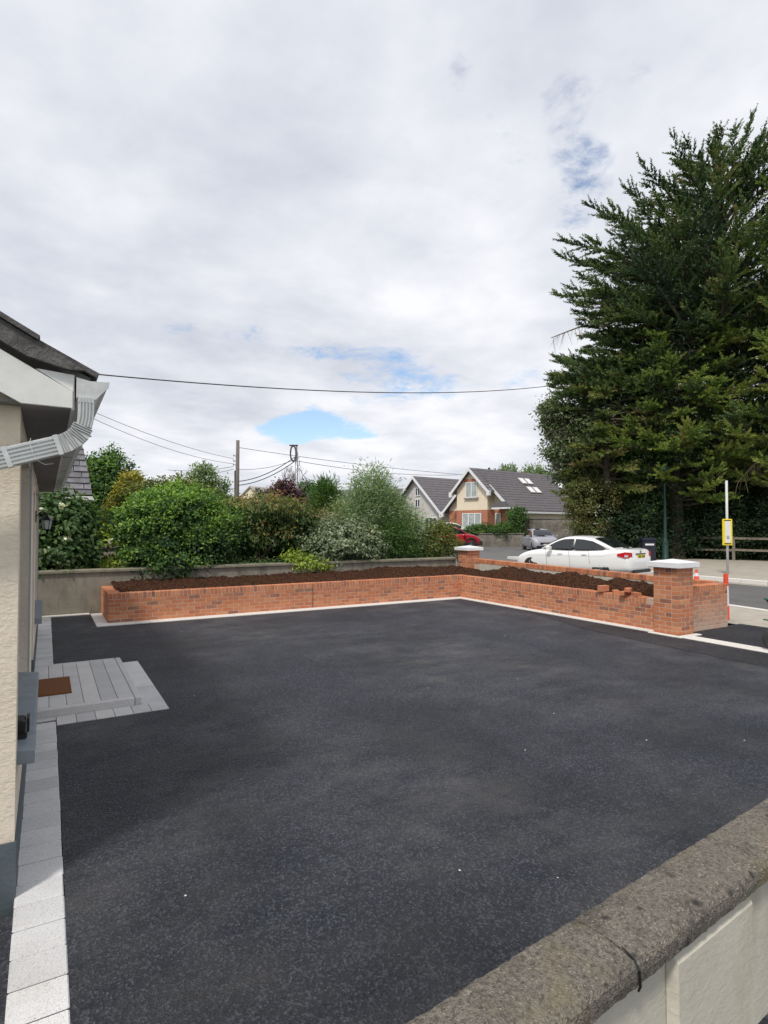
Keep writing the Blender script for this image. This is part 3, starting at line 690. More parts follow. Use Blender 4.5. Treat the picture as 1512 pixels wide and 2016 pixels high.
MB().box(XF - .22, XF - .06, 6.953, 7.0, .14, 2.19).build('door_frame', UPVC, h); MB().box(XF - .22, XF - .06, 7.9, 7.947, .14, 2.19).build('door_frame', UPVC, h)
# roof: slope 28.8 deg, courses of tiles
sl = math.radians(28.8); YR0, YR1 = 3.30, 11.95
def rp(s, nrm=0): return (.21 - s * math.cos(sl) + nrm * math.sin(sl), 2.592 + s * math.sin(sl) + nrm * math.cos(sl))
deck = MB(); a, b = rp(0.02, -.01); c_, d_ = rp(4.0, -.01); e_, f_ = rp(4.0, -.05); g_, h_ = rp(.02, -.05)
deck.prism([(a, b), (c_, d_), (e_, f_), (g_, h_)], 'y', YR0 + .03, YR1); ro = deck.build('roof', ROOFD, h)
for i in range(11):
    s0 = i * .335 - (0 if i else .0)
    q = [rp(s0, .012 + .018), rp(s0 + .42, .012), rp(s0 + .42, -.004), rp(s0, .004)]
    if i < 6:
        tm = MB().prism(q, 'y', 0, .296).mesh('roof_tile', TILEM)
        for k in range(29): link('roof_tile', tm, ro, loc=(0, YR0 + k * .30, 0))
    else: MB().prism(q, 'y', YR0, YR1).build('tile_course', TILEM, ro, kind='stuff')
# verge: mortar undercloak strip under the tiles, seen from the gable
VERGE = simple('verge_mortar', (.15,.145,.14), (.085,.08,.08), 16, .95, bs=.8, bscale=50, coord='World', bd=.012)
p0 = [rp(.06, .004), rp(3.6, .004), rp(3.6, -.085), rp(.30, -.085), rp(.12, -.035)]
MB().prism(p0, 'y', YR0 - .012, YR0 + .06).build('verge', VERGE, h)
p1 = [rp(.30, .03), rp(3.6, .03), rp(3.6, .008), rp(.30, .008)]
MB().prism(p1, 'y', YR0 - .03, YR0 + .1).build('verge_tile', TILEM, h)
# bargeboard, triangle at its foot, soffit box, fascia
zb = 2.432
bb = [(.105, zb), (-.115, zb + .004)]
for s in (.0, ): pass
sl2 = sl
def bl_(x, z0, x0): return z0 + (x0 - x) * math.tan(sl2)
MB().prism([(.105, zb), (.105, 2.515), (-.04, bl_(-.04, 2.515, .105)), (-3.3, bl_(-3.3, 2.515, .105)), (-3.3, bl_(-3.3, 2.39, -.115)), (-.115, zb + .003)], 'y', YR0 + .012, YR0 + .035).build('bargeboard', WPAINT, h)
MB().prism([(.108, 2.517), (.113, 2.60), (-.035, 2.612), (-.055, 2.612)], 'y', YR0 + .022, YR0 + .04).build('eaves_infill', WPAINT, h)
MB().box(XF, .10, YR0 + .036, YE, zb + .002, zb + .012).build('soffit', SOFFIT, h)
MB().box(.10, .115, YR0 + .04, YE, zb - .004, 2.59).build('fascia', WPAINT, h)
MB().box(-3.3, XF, YR0 + .036, YG, bl_(-.11, 2.44, -.11), 2.45).build('verge_soffit', SOFFIT, h)
MB().lathe([(.001, 0), (.035, .002), (.02, .012)], (-.01, 5.6, zb - .012), 9).build('soffit_vent', BLACKP, h)
# box gutter
gm = MB(); gy0, gy1 = 3.27, YE
prof_o = [(.122, 2.575), (.122, 2.482), (.205, 2.478), (.232, 2.515), (.262, 2.545), (.265, 2.568), (.255, 2.568), (.252, 2.552), (.225, 2.522), (.20, 2.486), (.128, 2.489), (.128, 2.575)]
gm.prism(prof_o, 'y', gy0 + .004, gy1)
gu = gm.build('gutter', GUTTERM, h)
MB().prism([(.120, 2.578), (.120, 2.480), (.207, 2.474), (.236, 2.510), (.266, 2.542), (.270, 2.572), (.255, 2.569), (.18, 2.566)], 'y', gy0 - .004, gy0 + .003).build('gutter_end_cap', GUTTERM, gu)
for k in range(5):
    y = 4.6 + k * 1.6; MB().box(.119, .268, y, y + .03, 2.470, 2.476).build('gutter_bracket', GUTTERM, gu)
# downpipe: rectangular, ribbed, swan neck to the gable wall
path = [(.165, 2.476), (.165, 2.415), (.163, 2.375), (.155, 2.335), (.140, 2.300), (.115, 2.270), (.082, 2.247), (.045, 2.231), (.0, 2.216), (-.09, 2.186), (-.20, 2.149), (-.55, 2.03), (-1.2, 1.81)]
def sweep(mb, path, n0, n1, y0, y1):
    P = [Vector((p[0], 0, p[1])) for p in path]; vs = []; fs = []
    for i, p in enumerate(P):
        t = (P[min(i+1, len(P)-1)] - P[max(i-1, 0)]).normalized(); nn = Vector((-t.z, 0, t.x))
        for a, yy in ((n0, y0), (n1, y0), (n1, y1), (n0, y1)): q = p + nn * a; vs.append((q.x, yy, q.z))
    for i in range(len(P) - 1):
        for k in range(4): j = (k + 1) % 4; fs.append((i*4+k, i*4+j, i*4+4+j, i*4+4+k))
    fs += [(3, 2, 1, 0), tuple(len(P)*4 - 4 + k for k in range(4))]
    return mb.add(vs, fs)
dp = sweep(sweep(MB(), path[:4], -.036, .036, 3.256, 3.32), path[3:], -.050, .043, 3.255, 3.322).build('downpipe', GUTTERM, h)
rb = MB()
for k in range(5): sweep(rb, path[:4], -.031 + k * .0145, -.025 + k * .0145, 3.250, 3.258)
for k in range(5): sweep(rb, path[7:], -.043 + k * .0185, -.034 + k * .0185, 3.248, 3.258)
rb.build('pipe_rib', simple('rib_metal', (.58,.60,.60), None, 8, .4), dp)
cr_ = MB()      # crimps in the bend
P = [Vector((p[0], 0, p[1])) for p in path[3:8]]
for i in range(len(P) - 1):
    for f in (.1, .4, .7):
        p = P[i].lerp(P[i+1], f); t = (P[i+1] - P[i]).normalized(); nn = Vector((-t.z, 0, t.x))
        A = p + nn * -.050; B = p + nn * .043
        cr_.tube([(A.x, 3.251, A.z), (B.x, 3.251, B.z)], .003, 4)
cr_.build('pipe_crimp', simple('crimp_shadow_metal', (.48,.49,.49), None, 5, .5), dp)
for i in (8, ):
    sweep(MB(), [(.055, 2.235), (.035, 2.228)], -.053, .046, 3.246, 3.324).build('pipe_joint', GUTTERM, dp)
sweep(MB(), [(-.155, 2.164), (-.175, 2.157)], -.053, .046, 3.246, 3.324).build('pipe_joint', GUTTERM, dp)
p = Vector((-.062, 0, 2.195)); t_ = Vector((-.095, 0, -.031)).normalized(); nn = Vector((-t_.z, 0, t_.x))
zt_ = MB(); zt_.tube([(p + nn * .04 + Vector((.0, 3.25, 0))), (p + Vector((0, 3.243, 0))), (p - nn * .045 + Vector((0, 3.25, 0))), (p - nn * .065 + Vector((.012, 3.25, 0)))], .0013, 4)
zt_.tube([(p + nn * .04 + Vector((.0, 3.25, 0))), (p + nn * .062 + Vector((.03, 3.26, 0))), (p + nn * .055 + Vector((.07, 3.27, 0)))], .001, 4)
zt_.build('cable_tie', UPVC, dp)
MB().box(.128, .20, 3.252, 3.325, 2.455, 2.48).build('gutter_outlet', GUTTERM, gu)
# lantern on the facade
ln = thing('wall_lantern', 'small coach lantern on a bracket on the house front, against the climber', 'lantern', (.0, 8.25, 0))
mb = MB(); mb.tube([(XF, 0, 1.95), (XF + .05, 0, 1.99), (.0, 0, 2.0), (.0, 0, 1.96)], .006, 6); mb.box(XF, XF + .012, -.03, .03, 1.88, 2.02)
mb.build('bracket', BLACKP, ln)
MB().lathe([(.012, 1.99), (.02, 1.965), (.075, 1.915), (.078, 1.908)], (0, 0, 0), 6).build('lamp_roof', BLACKP, ln)
MB().lathe([(.06, 1.907), (.042, 1.80)], (0, 0, 0), 6).build('lamp_glass', GLASSL, ln)
mb = MB()
for k in range(6):
    a = k * math.pi / 3; mb.tube([(.061 * math.cos(a), .061 * math.sin(a), 1.907), (.043 * math.cos(a), .043 * math.sin(a), 1.80)], .004, 4)
mb.lathe([(.045, 1.80), (.04, 1.785)], (0, 0, 0), 6); mb.build('lamp_frame', BLACKP, ln)
# black gadget on the near sill
gd = thing('sill_box', 'small black plastic box standing on the nearer slate window sill', 'box', (XF + .02, 3.86, .683))
MB().bev(-.07, .012, -.06, .06, 0, .085, .008).build('body', BLACKP, gd); MB().box(.016, .03, -.045, .05, .015, .09).build('lid', BLACKP, gd); MB().box(-.06, .02, -.10, -.065, 0, .02).build('foot', BLACKP, gd)

# ---- doorstep
ds = thing('doorstep', 'raised pale granite doorstep with a bordering row of setts in front of the house door', 'doorstep', (0, 0, 0))
MB().box(XF + .01, .80, 6.53, 8.54, -.05, .055).build('bed', JOINTS, ds)
nst = 6; x0, x1 = XF + .008, .80; wd = (x1 - x0) / nst
for i in range(nst): MB().bev(x0 + i * wd + .002, x0 + (i + 1) * wd - .002, 6.555, 8.50, .02, .082, .003).build('paving_slab', PAVER, ds)
MB().bev(.803, .87, 6.48, 8.57, -.05, .082, .008).build('kerb_edge', PAVER, ds)
MB().bev(XF + .008, .80, 6.48, 6.553, -.05, .082, .008).build('kerb_edge', PAVER, ds); MB().bev(XF + .008, .80, 8.503, 8.57, -.05, .082, .008).build('kerb_edge', PAVER, ds)
for i in range(6):
    a = .10 + i * .165; MB().bev(a + .002, min(a + .163, 1.09), 6.20, 6.476, -.05, .008, .003).build('border_sett', PAVER, ds)
MB().bev(XF + .006, .097, 6.385, 6.476, -.05, .006, .003).build('border_sett', PAVER, ds)
for i in range(3):
    a = 6.48 + i * .697; MB().bev(.874, 1.09, a + .002, a + .695, -.05, .008, .003).build('border_sett', PAVER, ds)
dm = MB().bev(-.06, .25, 6.99, 7.72, .084, .099, .004).build('doormat', MATM); tag(dm, 'brown coir doormat lying on the pale granite doorstep', 'doormat')

# ================================================================ SLATE-HUNG NEIGHBOUR HOUSE (behind climber)
nb = thing('slate_roofed_house', 'neighbouring house with a steep mansard of grey slates behind the flowering climber', 'house', (0, 0, 0))
XR = 1.02; Y0 = 16.9
MB().box(-7, .72, Y0 + .25, Y0 + 6, .7, 2.55).build('wall', CREAMW, nb)
tilt = math.radians(66); ct, stl = math.cos(tilt), math.sin(tilt)
def mp_(x, s, o=0): return (x, Y0 + s * ct - o * stl, 2.62 + s * stl + o * ct)
mb = MB(); Hm = 2.9
mb.add([mp_(-7, 0), mp_(XR, 0), mp_(XR - .42, Hm), mp_(-7, Hm), (-7, Y0 + 6, 2.62), (XR, Y0 + 6, 2.62), (XR - .42, Y0 + 4.6, 2.62 + Hm * stl), (-7, Y0 + 4.6, 2.62 + Hm * stl)],
       [(0, 1, 2, 3), (1, 5, 6, 2), (5, 4, 7, 6), (4, 0, 3, 7), (3, 2, 6, 7), (0, 4, 5, 1)])
nr = mb.build('roof', simple('slate_gap', (.02,.022,.02), None, 6, .95), nb)
def slate_m():
    mb = MB(); mb.add([(0, 0, 0), (.315, 0, 0), (.315, .20 * ct + .035 * stl, .20 * stl - .035 * ct), (0, .20 * ct + .035 * stl, .20 * stl - .035 * ct),
                       (0, .034 * stl, -.034 * ct), (.315, .034 * stl, -.034 * ct)], [(0, 1, 2, 3), (0, 4, 5, 1), (1, 5, 2), (0, 3, 4)])
    return mb.mesh('slate', SLATE)
slm = slate_m(); rg = random.Random(8)
for r in range(17):
    xr = XR - .42 * (r * .17) / Hm
    x = xr - .327 - (.165 if r % 2 else 0)
    if r % 2: o = link('slate', slm, nr, loc=mp_(xr - .163, r * .17, .045)); o.scale = (.49, 1, 1)
    k = 0
    while k < 8:
        px0, py0, pz0 = mp_(x + rg.uniform(-.006, .006), r * .17 + rg.uniform(-.008, .008), .042 + rg.uniform(0, .012)); link('slate', slm, nr, loc=(px0, py0, pz0)); x -= .33; k += 1
MB().box(-7, XR + .03, Y0 - .05, Y0 + .0, 2.50, 2.60).build('fascia', WPAINT, nb)
MB().box(-7, XR + .03, Y0 - .0, Y0 + .3, 2.47, 2.5).build('soffit', FRAMEG, nb)

# ================================================================ FAR HOUSES
def rot_frame(o, az):
    """local +x = along azimuth az"""
    return (o.x, o.y, 0), math.pi / 2 - az
def window(parent, x0, x1, z0, z1, y, m=GLASSL, bars=1, sill=True):
    f = MB(); fwd = .07
    f.box(x0, x1, y - .05, y + .02, z1 - fwd, z1); f.box(x0, x1, y - .05, y + .02, z0, z0 + fwd)
    f.box(x0, x0 + fwd, y - .049, y + .02, z0 + fwd, z1 - fwd); f.box(x1 - fwd, x1, y - .049, y + .02, z0 + fwd, z1 - fwd)
    xs = [x0 + fwd] 
    for i in range(1, bars + 1):
        c = x0 + (x1 - x0) * i / (bars + 1); f.box(c - .045, c + .045, y - .048, y + .02, z0 + fwd, z1 - fwd); xs += [c - .045, c + .045]
    xs.append(x1 - fwd)
    w = f.build('window', UPVC, parent)
    for i in range(0, len(xs), 2): MB().box(xs[i], xs[i+1], y - .02, y + .01, z0 + fwd, z1 - fwd).build('pane', m, w)
    if sill: MB().box(x0 - .12, x1 + .12, y - .14, y, z0 - .1, z0).build('sill', CHIMM, w)
def chimney(parent, x, y, z0, z1, w=.75, d=.6):
    c = MB().box(x - w/2, x + w/2, y - d/2, y + d/2, z0, z1).build('chimney', CHIMM, parent)
    mb = MB().box(x - w/2 - .12, x + w/2 + .12, y - d/2 - .12, y + d/2 + .12, z1, z1 + .12); mb.lathe([(.14, 0), (.11, .5)], (x, y, z1 + .12), 8)
    mb.build('chimney_pot', POTM, c)
def roof_pair(parent, y0, y1, hw, ze, zr, over=.35, ridge=0.0, mat=ROOFD, cx=0, th=.14, courses=0, eL=0, eR=0):
    """two slopes with ridge along y"""
    for s, ee in ((-1, eL), (1, eR)):
        k = (zr - ze) / hw; w = hw + over + ee; zl = zr - k * w
        mb = MB().prism([(cx, zr), (cx, zr + th), (cx + s * w, zl + th), (cx + s * w, zl)] if s > 0 else [(cx, zr), (cx + s * w, zl), (cx + s * w, zl + th), (cx, zr + th)], 'y', y0, y1)
        if courses:
            n = courses
            for i in range(n):
                a = i / n; b = (i + 1) / n; zz_ = lambda q: zr + th - k * w * q
                mb.prism([(cx + s * w * a, zz_(a) + .01), (cx + s * w * b, zz_(b) + .045), (cx + s * w * b, zz_(b) + .005), (cx + s * w * a, zz_(a) + .002)], 'y', y0, y1)
        mb.build('roof', mat, parent)
def barge(parent, y, hw, ze, zr, over=.35, cx=0, sides=(-1, 1), b=.26, t=.14, w0=0):
    for s in sides:
        k = (zr - ze) / hw; w = hw + over
        mb = MB().prism([(cx + s * w0, zr - k * w0 + t + .02), (cx + s * w, zr - k * w + t + .02), (cx + s * w, zr - k * w - b + t), (cx + s * w0, zr - k * w0 - b + t)], 'y', y - .05, y - .002)
        mb.box(cx + s * w - .14, cx + s * w + .14, y - .07, y + .15, zr - k * w - b + .02, zr - k * w + .16)
        mb.build('bargeboard', UPVC, parent)
def gable_prism(mb, hw, z0, ze, zr, y0, y1, cx=0): mb.prism([(cx - hw, z0), (cx + hw, z0), (cx + hw, ze), (cx, zr), (cx - hw, ze)], 'y', y0, y1)
# cream and brick house: local +y = into the house along its ridge, local x = along the gable (right in view = +x)
A3 = at(929, 1040, 51); rdg = R_(80)
h3 = thing('cream_brick_house', 'cream and red brick dormer house with white bargeboards and roof windows across the road', 'house', (A3.x, A3.y, .22), -R_(80)); h3.scale = (1.085, 1.085, 1.085)
zr = 6.02; ze = 2.95; hw = 3.3
mb = MB(); gable_prism(mb, hw, 0, ze, zr, .9, 13.5); mb.build('wall', CREAMH, h3)
mb = MB(); mb.prism([(-1.62, 2.75), (1.62, 2.75), (1.62, 4.45), (0, 5.95), (-1.62, 4.45)], 'y', 0, 1.0); mb.build('gable_bay', CREAMH, h3)
mb = MB(); mb.box(-1.64, 1.64, -.02, .95, 0, 2.748); mb.box(1.641, 3.30, .86, 1.2, 0, 2.748); mb.box(-3.32, -1.641, .86, 1.2, 0, 2.748); mb.build('brick_storey', BRICKFAR, h3)
roof_pair(h3, .45, 13.9, hw, ze, zr, .45, courses=16)
roof_pair(h3, -.35, .449, 1.65, 4.42, zr - .01, .35, courses=8)
barge(h3, -.36, 1.65, 4.42, zr - .01, .35); barge(h3, .44, hw, ze, zr, .45, w0=1.5)
MB().box(hw + .40, hw + .55, .5, 13.9, 2.46, 2.60).build('gutter', UPVC, h3)
window(h3, -.62, .62, 3.75, 5.0, -.02, GLASSL, 1); MB().box(-.85, .85, -.05, .01, 5.06, 5.26).build('brick_lintel', BRICKFAR, h3)
window(h3, -.95, 1.05, 1.2, 2.5, -.06, GLASSL, 2); window(h3, 1.75, 2.3, 1.1, 2.5, .8, GLASSL, 0)
MB().prism([(2.1, 2.9), (3.9, 2.9), (3.5, 3.35), (2.5, 3.35)], 'y', -.1, .85).build('porch_roof', ROOFD, h3)
MB().box(2.1, 3.9, -.12, .85, 2.78, 2.898).build('porch_fascia', UPVC, h3)
# roof windows on the right slope, tube through the slope frame
kk = (zr - ze) / hw; an = math.atan(kk)
def on_slope(x, y, up=.22): return Matrix.Translation((x, y, zr - kk * x + .19)) @ Matrix.Rotation(an, 4, 'Y')
for (x, y) in ((1.0, 5.3), (1.0, 6.15), (1.85, 5.3), (1.85, 6.15), (1.2, 10.4), (1.2, 11.2)):
    f = MB().box(-.40, .40, -.37, .37, 0, .06, M=on_slope(x, y)).build('roof_window', CHIMM, h3)
    MB().box(-.33, .33, -.30, .30, .061, .075, M=on_slope(x, y)).build('pane', UPVC, f)
MB().tube([(hw + .1, 8.6, 1.9), (hw + .1, 8.6, 3.2)], .05, 6).build('vent_pipe', POTM, h3)
# grey-white gable house
A2 = at(819, 1040, 60)
h2 = thing('white_gable_house', 'white dashed gable house with two stacked windows left of the brick house', 'house', (A2.x, A2.y, .15), -R_(80)); h2.scale = (1.15, 1.15, 1.15)
zr2, ze2, hw2 = 5.75, 2.75, 3.15
mb = MB(); gable_prism(mb, hw2, 0, ze2, zr2, 0, 12); mb.build('wall', WHITEH, h2)
roof_pair(h2, -.4, 12.2, hw2, ze2, zr2, .35, courses=14); barge(h2, -.41, hw2, ze2, zr2, .35)
window(h2, -.05, .6, 4.1, 4.85, -.02, GLASS, 1, False); window(h2, -.05, .6, 3.1, 3.85, -.02, GLASS, 1, False)
window(h2, 1.2, 2.7, .9, 2.2, -.02, GLASS, 2); window(h2, -2.6, -1.1, .9, 2.2, -.02, GLASS, 2)
chimney(h2, .9, 9.0, 4.2, 6.55, .8, .9)
MB().box(hw2 + .001, hw2 + 2.2, 2.0, 6, 0, 2.4).build('annexe', WHITEH, h2); MB().box(hw2, hw2 + 2.4, 1.8, 6.2, 2.41, 2.6).build('annexe_roof', ROOFD, h2)
# white gable house farther left
A1 = at(620, 1040, 60)
h1 = thing('small_white_house', 'small white gable house with a dark window half hidden by a green shrub', 'house', (A1.x, A1.y, .4), -R_(55))
zr1, ze1, hw1 = 5.35, 3.0, 1.75
mb = MB(); gable_prism(mb, hw1, 0, ze1, zr1, 0, 3); mb.build('wall', UPVC, h1)
roof_pair(h1, -.3, 4, hw1, ze1, zr1, .45); barge(h1, -.31, hw1, ze1, zr1, .45)
mb = MB().prism([(0, 3.0), (7.0, 3.0), (3.6, 5.4)], 'x', -3.6, 7.5, M=Matrix.Translation((0, 2.0, 0))); mb.build('main_roof', ROOFD, h1)
MB().box(-3.2, 7.2, 2.3, 8.6, 0, 2.99).build('main_wall', WHITEH, h1)
window(h1, -.45, .45, 3.2, 4.15, -.02, GLASS, 1, False); chimney(h1, 4.6, 5.6, 4.6, 6.3, .9, .8)
chimney(h1, 11.6, 6.5, 2.5, 6.6, .9, .8) if False else None
A0 = at(779, 1040, 68)
hc = thing('far_roof_house', 'far roof with a rendered chimney just right of the tall willowy shrub', 'house', (A0.x, A0.y, .4), -R_(80))
mb = MB(); gable_prism(mb, 3.0, 0, 2.7, 5.2, 2, 9); mb.build('wall', WHITEH, hc); roof_pair(hc, 1.8, 9.2, 3.0, 2.7, 5.2, .3); chimney(hc, 1.1, 3.0, 4.0, 6.4, 1.0, .9)
A4 = at(493, 1040, 72)
h4 = thing('distant_cottage', 'distant pale cottage gable just above the shrubs beside the timber pole', 'house', (A4.x, A4.y, .5), -R_(60))
mb = MB(); gable_prism(mb, 2.6, 0, 4.2, 6.1, 0, 8); mb.build('wall', CREAMH, h4); roof_pair(h4, -.2, 8.2, 2.6, 4.2, 6.1, .25, mat=simple('pale_roof', (.40,.37,.34), None, 4, .9))
# walls across the road
WA = at(938, 1075, 45.5); WB = at(1038, 1075, 45.5)
def far_wall(name, label, a, b, hgt, th=.3, m=STONEW, cop=True):
    u = Vector((b.x - a.x, b.y - a.y, 0)); t = thing(name, label, 'wall', (a.x, a.y, gz(a.x, a.y) - .09), math.atan2(u.y, u.x)); L = u.length
    MB().box(.01, L - .01, .01, th - .01, 0, hgt).build('wall', MORTAR if False else m, t)
    bk = MB().bev(0, .44, -.004, .1, 0, .215, .006).mesh('block', m); bk.materials[0] = BLOCKOLD
    r = 0; z = .0
    while z + .2 < hgt:
        x = 0 if r % 2 else -.225
        while x < L - .3:
            if x >= 0: link('block', bk, t, loc=(x, 0, z + .005))
            x += .45
        z += .225; r += 1
    if cop: MB().box(-.03, L + .03, -.04, th + .04, hgt, hgt + .07).build('coping', m, t)
    return t
BLOCKOLD = simple('old_block', (.25,.225,.19), (.14,.13,.11), 1.6, .95, rnd=.16, coord='World', bs=.5, bscale=30, detail=7)
far_wall('low_block_wall', 'low grey weathered block wall in front of the brick house garden', WA, WB, 1.0)
gp = thing('gate_pier', 'cream gate pier at the end of the low grey block wall', 'pier', (at(1042, 1075, 45.5).x, at(1042, 1075, 45.5).y, .2), -YAW)
MB().box(-.2, .2, -.2, .2, 0, 1.0).build('pier', CREAMH, gp); MB().box(-.24, .24, -.24, .24, 1.001, 1.07).build('cap', CAPM, gp)
ta = at(1010, 1060, 49); tb = at(1140, 1060, 44)
far_wall('tall_block_wall', 'taller grey weathered block wall beside the brick house, behind the silver car', ta, tb, 2.15)
ta2 = at(1140, 1060, 44); tb2 = at(1215, 1060, 36)
far_wall('tall_block_wall', 'end of the grey block wall running in under the cypress, partly overgrown', ta2, tb2, 1.9)
# ================================================================ STREET THINGS
# post and rail fence
F0 = Vector((26.5, 22.6)); F1 = Vector((31.5, 4.5)); FD = (F1 - F0); FL = FD.length
fn = thing('rail_fence', 'weathered two-rail timber fence along the far footpath under the dark trees', 'fence', (F0.x, F0.y, gz(F0.x, F0.y) + .03), math.atan2(FD.y, FD.x))
npst = 8; pit = FL / npst
pm = MB().bev(-.06, .06, -.05, .05, -.1, 1.12, .01).mesh('post', RAILW)
for i in range(npst + 1): link('post', pm, fn, loc=(i * pit, 0, 0))
rg = random.Random(3)
for i in range(npst):
    for z in (.42, .98):
        a = i * pit + .062; b = (i + 1) * pit - .062; zz1, zz2 = z + rg.uniform(-.02, .02), z + rg.uniform(-.02, .02)
        MB().add([(a, -.05, zz1), (b, -.05, zz2), (b, -.015, zz2), (a, -.015, zz1), (a, -.05, zz1+.10), (b, -.05, zz2+.10), (b, -.015, zz2+.10), (a, -.015, zz1+.10)],
                 [(0,3,2,1),(4,5,6,7),(0,1,5,4),(1,2,6,5),(2,3,7,6),(3,0,4,7)]).build('rail', RAILW, fn)
# bus stop
bs_ = thing('bus_stop', 'slim white bus stop pole with a yellow timetable case on the far footpath', 'bus stop', (21.0, 11.92, .1), -YAW - R_(28))
MB().tube([(0, 0, -.05), (0, 0, 3.35)], .042, 10).build('pole', simple('pole_white', (.62,.62,.60), None, 4, .5), bs_, smooth=True)
case = MB(); case.bev(-.155, .155, -.10, -.035, 1.05, 1.98, .02); case.build('timetable_case', YELLOW, bs_)
MB().box(-.065, .105, -.103, -.099, 1.14, 1.90).build('timetable', PAPER, bs_)
for z0_, z1_ in ((1.915, 1.95), (1.085, 1.12)): MB().box(-.09, .12, -.105, -.1005, z0_, z1_).build('printing', BLACKP, bs_)
for zz_ in (1.27, 1.31, 1.36): MB().box(-.02, .06, -.1055, -.1035, zz_, zz_ + .018).build('printed_line', BLACKP, bs_)
MB().box(-.6, .4, -.3, .3, -.06, -.045).build('base_pad', KERB, bs_)
# green lamp post under the trees
g0 = at(1310, 1103, 28.3)
lp = thing('green_lamp_post', 'dark green cast lamp post standing on the far footpath under the trees', 'lamp post', (g0.x, g0.y, gz(g0.x, g0.y)))
MB().lathe([(.20, 0), (.20, .12), (.16, .18), (.15, .9), (.12, 1.0), (.085, 1.15), (.075, 2.2), (.06, 3.4), (.055, 4.1)], (0, 0, 0), 12).build('column', GREENP, lp, smooth=True)
MB().lathe([(.1, 4.1), (.2, 4.4), (.16, 4.6), (.03, 4.7)], (0, 0, 0), 8).build('lantern', GREENP, lp)
# litter bin
b0 = at(1275, 1107, 27.5)
bn = thing('litter_bin', 'dark blue litter bin beside the green lamp post', 'bin', (b0.x, b0.y, gz(b0.x, b0.y) + .03), -.6)
MB().bev(-.30, .30, -.28, .28, 0, .98, .03).build('body', BINM, bn); MB().bev(-.33, .33, -.31, .31, .985, 1.12, .05).build('lid', BINM, bn)
MB().box(-.2, .2, -.288, -.282, .76, .84).build('slot', WHITER, bn)
# delineator posts
def delin(x, y, hh, label, r=.05, tilt=0.):
    t = thing('delineator_post', label, 'traffic post', (x, y, -.01), 0, None)
    t.rotation_euler = (0, tilt, 0)
    def sec(a, b, nm, m): MB().lathe([(r * (1.12 - .3 * a / hh), a), (r * (1.12 - .3 * b / hh), b)], (0, 0, 0), 12).build(nm, m, t, smooth=False)
    sec(.03, hh * .33, 'lower_sleeve', ORANGE); sec(hh * .33, hh * .52, 'lower_band', WHITER); sec(hh * .522, hh * .74, 'upper_band', WHITER); sec(hh * .74, hh, 'top_sleeve', ORANGE)
    MB().lathe([(.15, 0), (.13, .03)], (0, 0, 0), 8).build('base', simple('base_grey', (.35,.33,.3), None, 5, .9), t); return t
delin(11.42, 6.52, .92, 'red and white traffic post at the end of the brick return wall')
cnp = at(1370, 1035, 14.8)
cn = thing('traffic_cone', 'red and white traffic cone showing just past the near white pillar cap', 'traffic cone', (cnp.x, cnp.y, -.012))
for a, b, nm, m in ((.03, .36, 'lower_sleeve', ORANGE), (.36, .50, 'lower_band', WHITER), (.50, .58, 'middle_sleeve', ORANGE), (.58, .66, 'upper_band', WHITER), (.66, .75, 'tip', ORANGE)):
    MB().lathe([(.15 - .145 * a / .85, a), (.15 - .145 * b / .85, b)], (0, 0, 0), 14).build(nm, m, cn)
MB().bev(-.2, .2, -.2, .2, 0, .03, .01).build('base', ORANGE, cn)
# wheelbarrow
wb = thing('wheelbarrow', 'green metal wheelbarrow with a rubber wheel cut off by the right edge', 'wheelbarrow', (9.28 + .62 * .866, 4.62 - .31, 0), R_(150))
# local +x = front (towards wheel)
tr = MB(); tr.add([(-.45,-.30,.60),(.52,-.34,.72),(.52,.34,.72),(-.45,.30,.60),(-.28,-.20,.36),(.22,-.22,.33),(.22,.22,.33),(-.28,.20,.36)], [(4,7,6,5),(0,1,5,4),(1,2,6,5),(2,3,7,6),(3,0,4,7)])
tr.tube([(-.45,-.30,.60),(.52,-.34,.72),(.52,.34,.72),(-.45,.30,.60),(-.45,-.30,.60)], .014, 6)
tray = tr.build('tray', BARROW, wb)
fr_ = MB()
for s in (-1, 1):
    fr_.tube([(-1.0, s*.28, .62), (-.5, s*.27, .50), (.1, s*.16, .33), (.62, s*.06, .21)], .016, 6)
    fr_.tube([(-.45, s*.26, .48), (-.38, s*.27, .02), (-.2, s*.27, .02), (-.12, s*.22, .36)], .014, 6)
    fr_.tube([(.62, s*.06, .21), (.50, s*.07, .42), (.72, s*.05, .45)], .012, 6)
fr_.build('frame', BARROW, wb)
MB().lathe([(.11, -.04), (.155, -.035), (.17, -.015), (.17, .015), (.155, .035), (.11, .04)], (.60, 0, .17), 18, axis='y').build('wheel', RUBBER, wb)
MB().lathe([(.02, -.03), (.11, -.02), (.11, .02), (.02, .03)], (.60, 0, .17), 14, axis='y').build('rim', BARROW, wb)
# grit lying on the new tarmac
rg = random.Random(21); mb = MB()
for k in range(22):
    x = rg.uniform(.4, 8.6); y = rg.uniform(2.2, 11.3); q = rg.uniform(.003, .007)
    if y < 8.8 and y > 6 and x < 1.3: continue
    mb.add([(x-q, y-q*.7, .001), (x+q, y-q, .001), (x+q*.6, y+q, .001), (x-q, y+q*.8, .001), (x, y, q*.9)], [(0,1,4),(1,2,4),(2,3,4),(3,0,4)])
gr = mb.build('grit', KERB); tag(gr, 'scattered pale grit lying on the new tarmac', 'grit', kind='stuff')
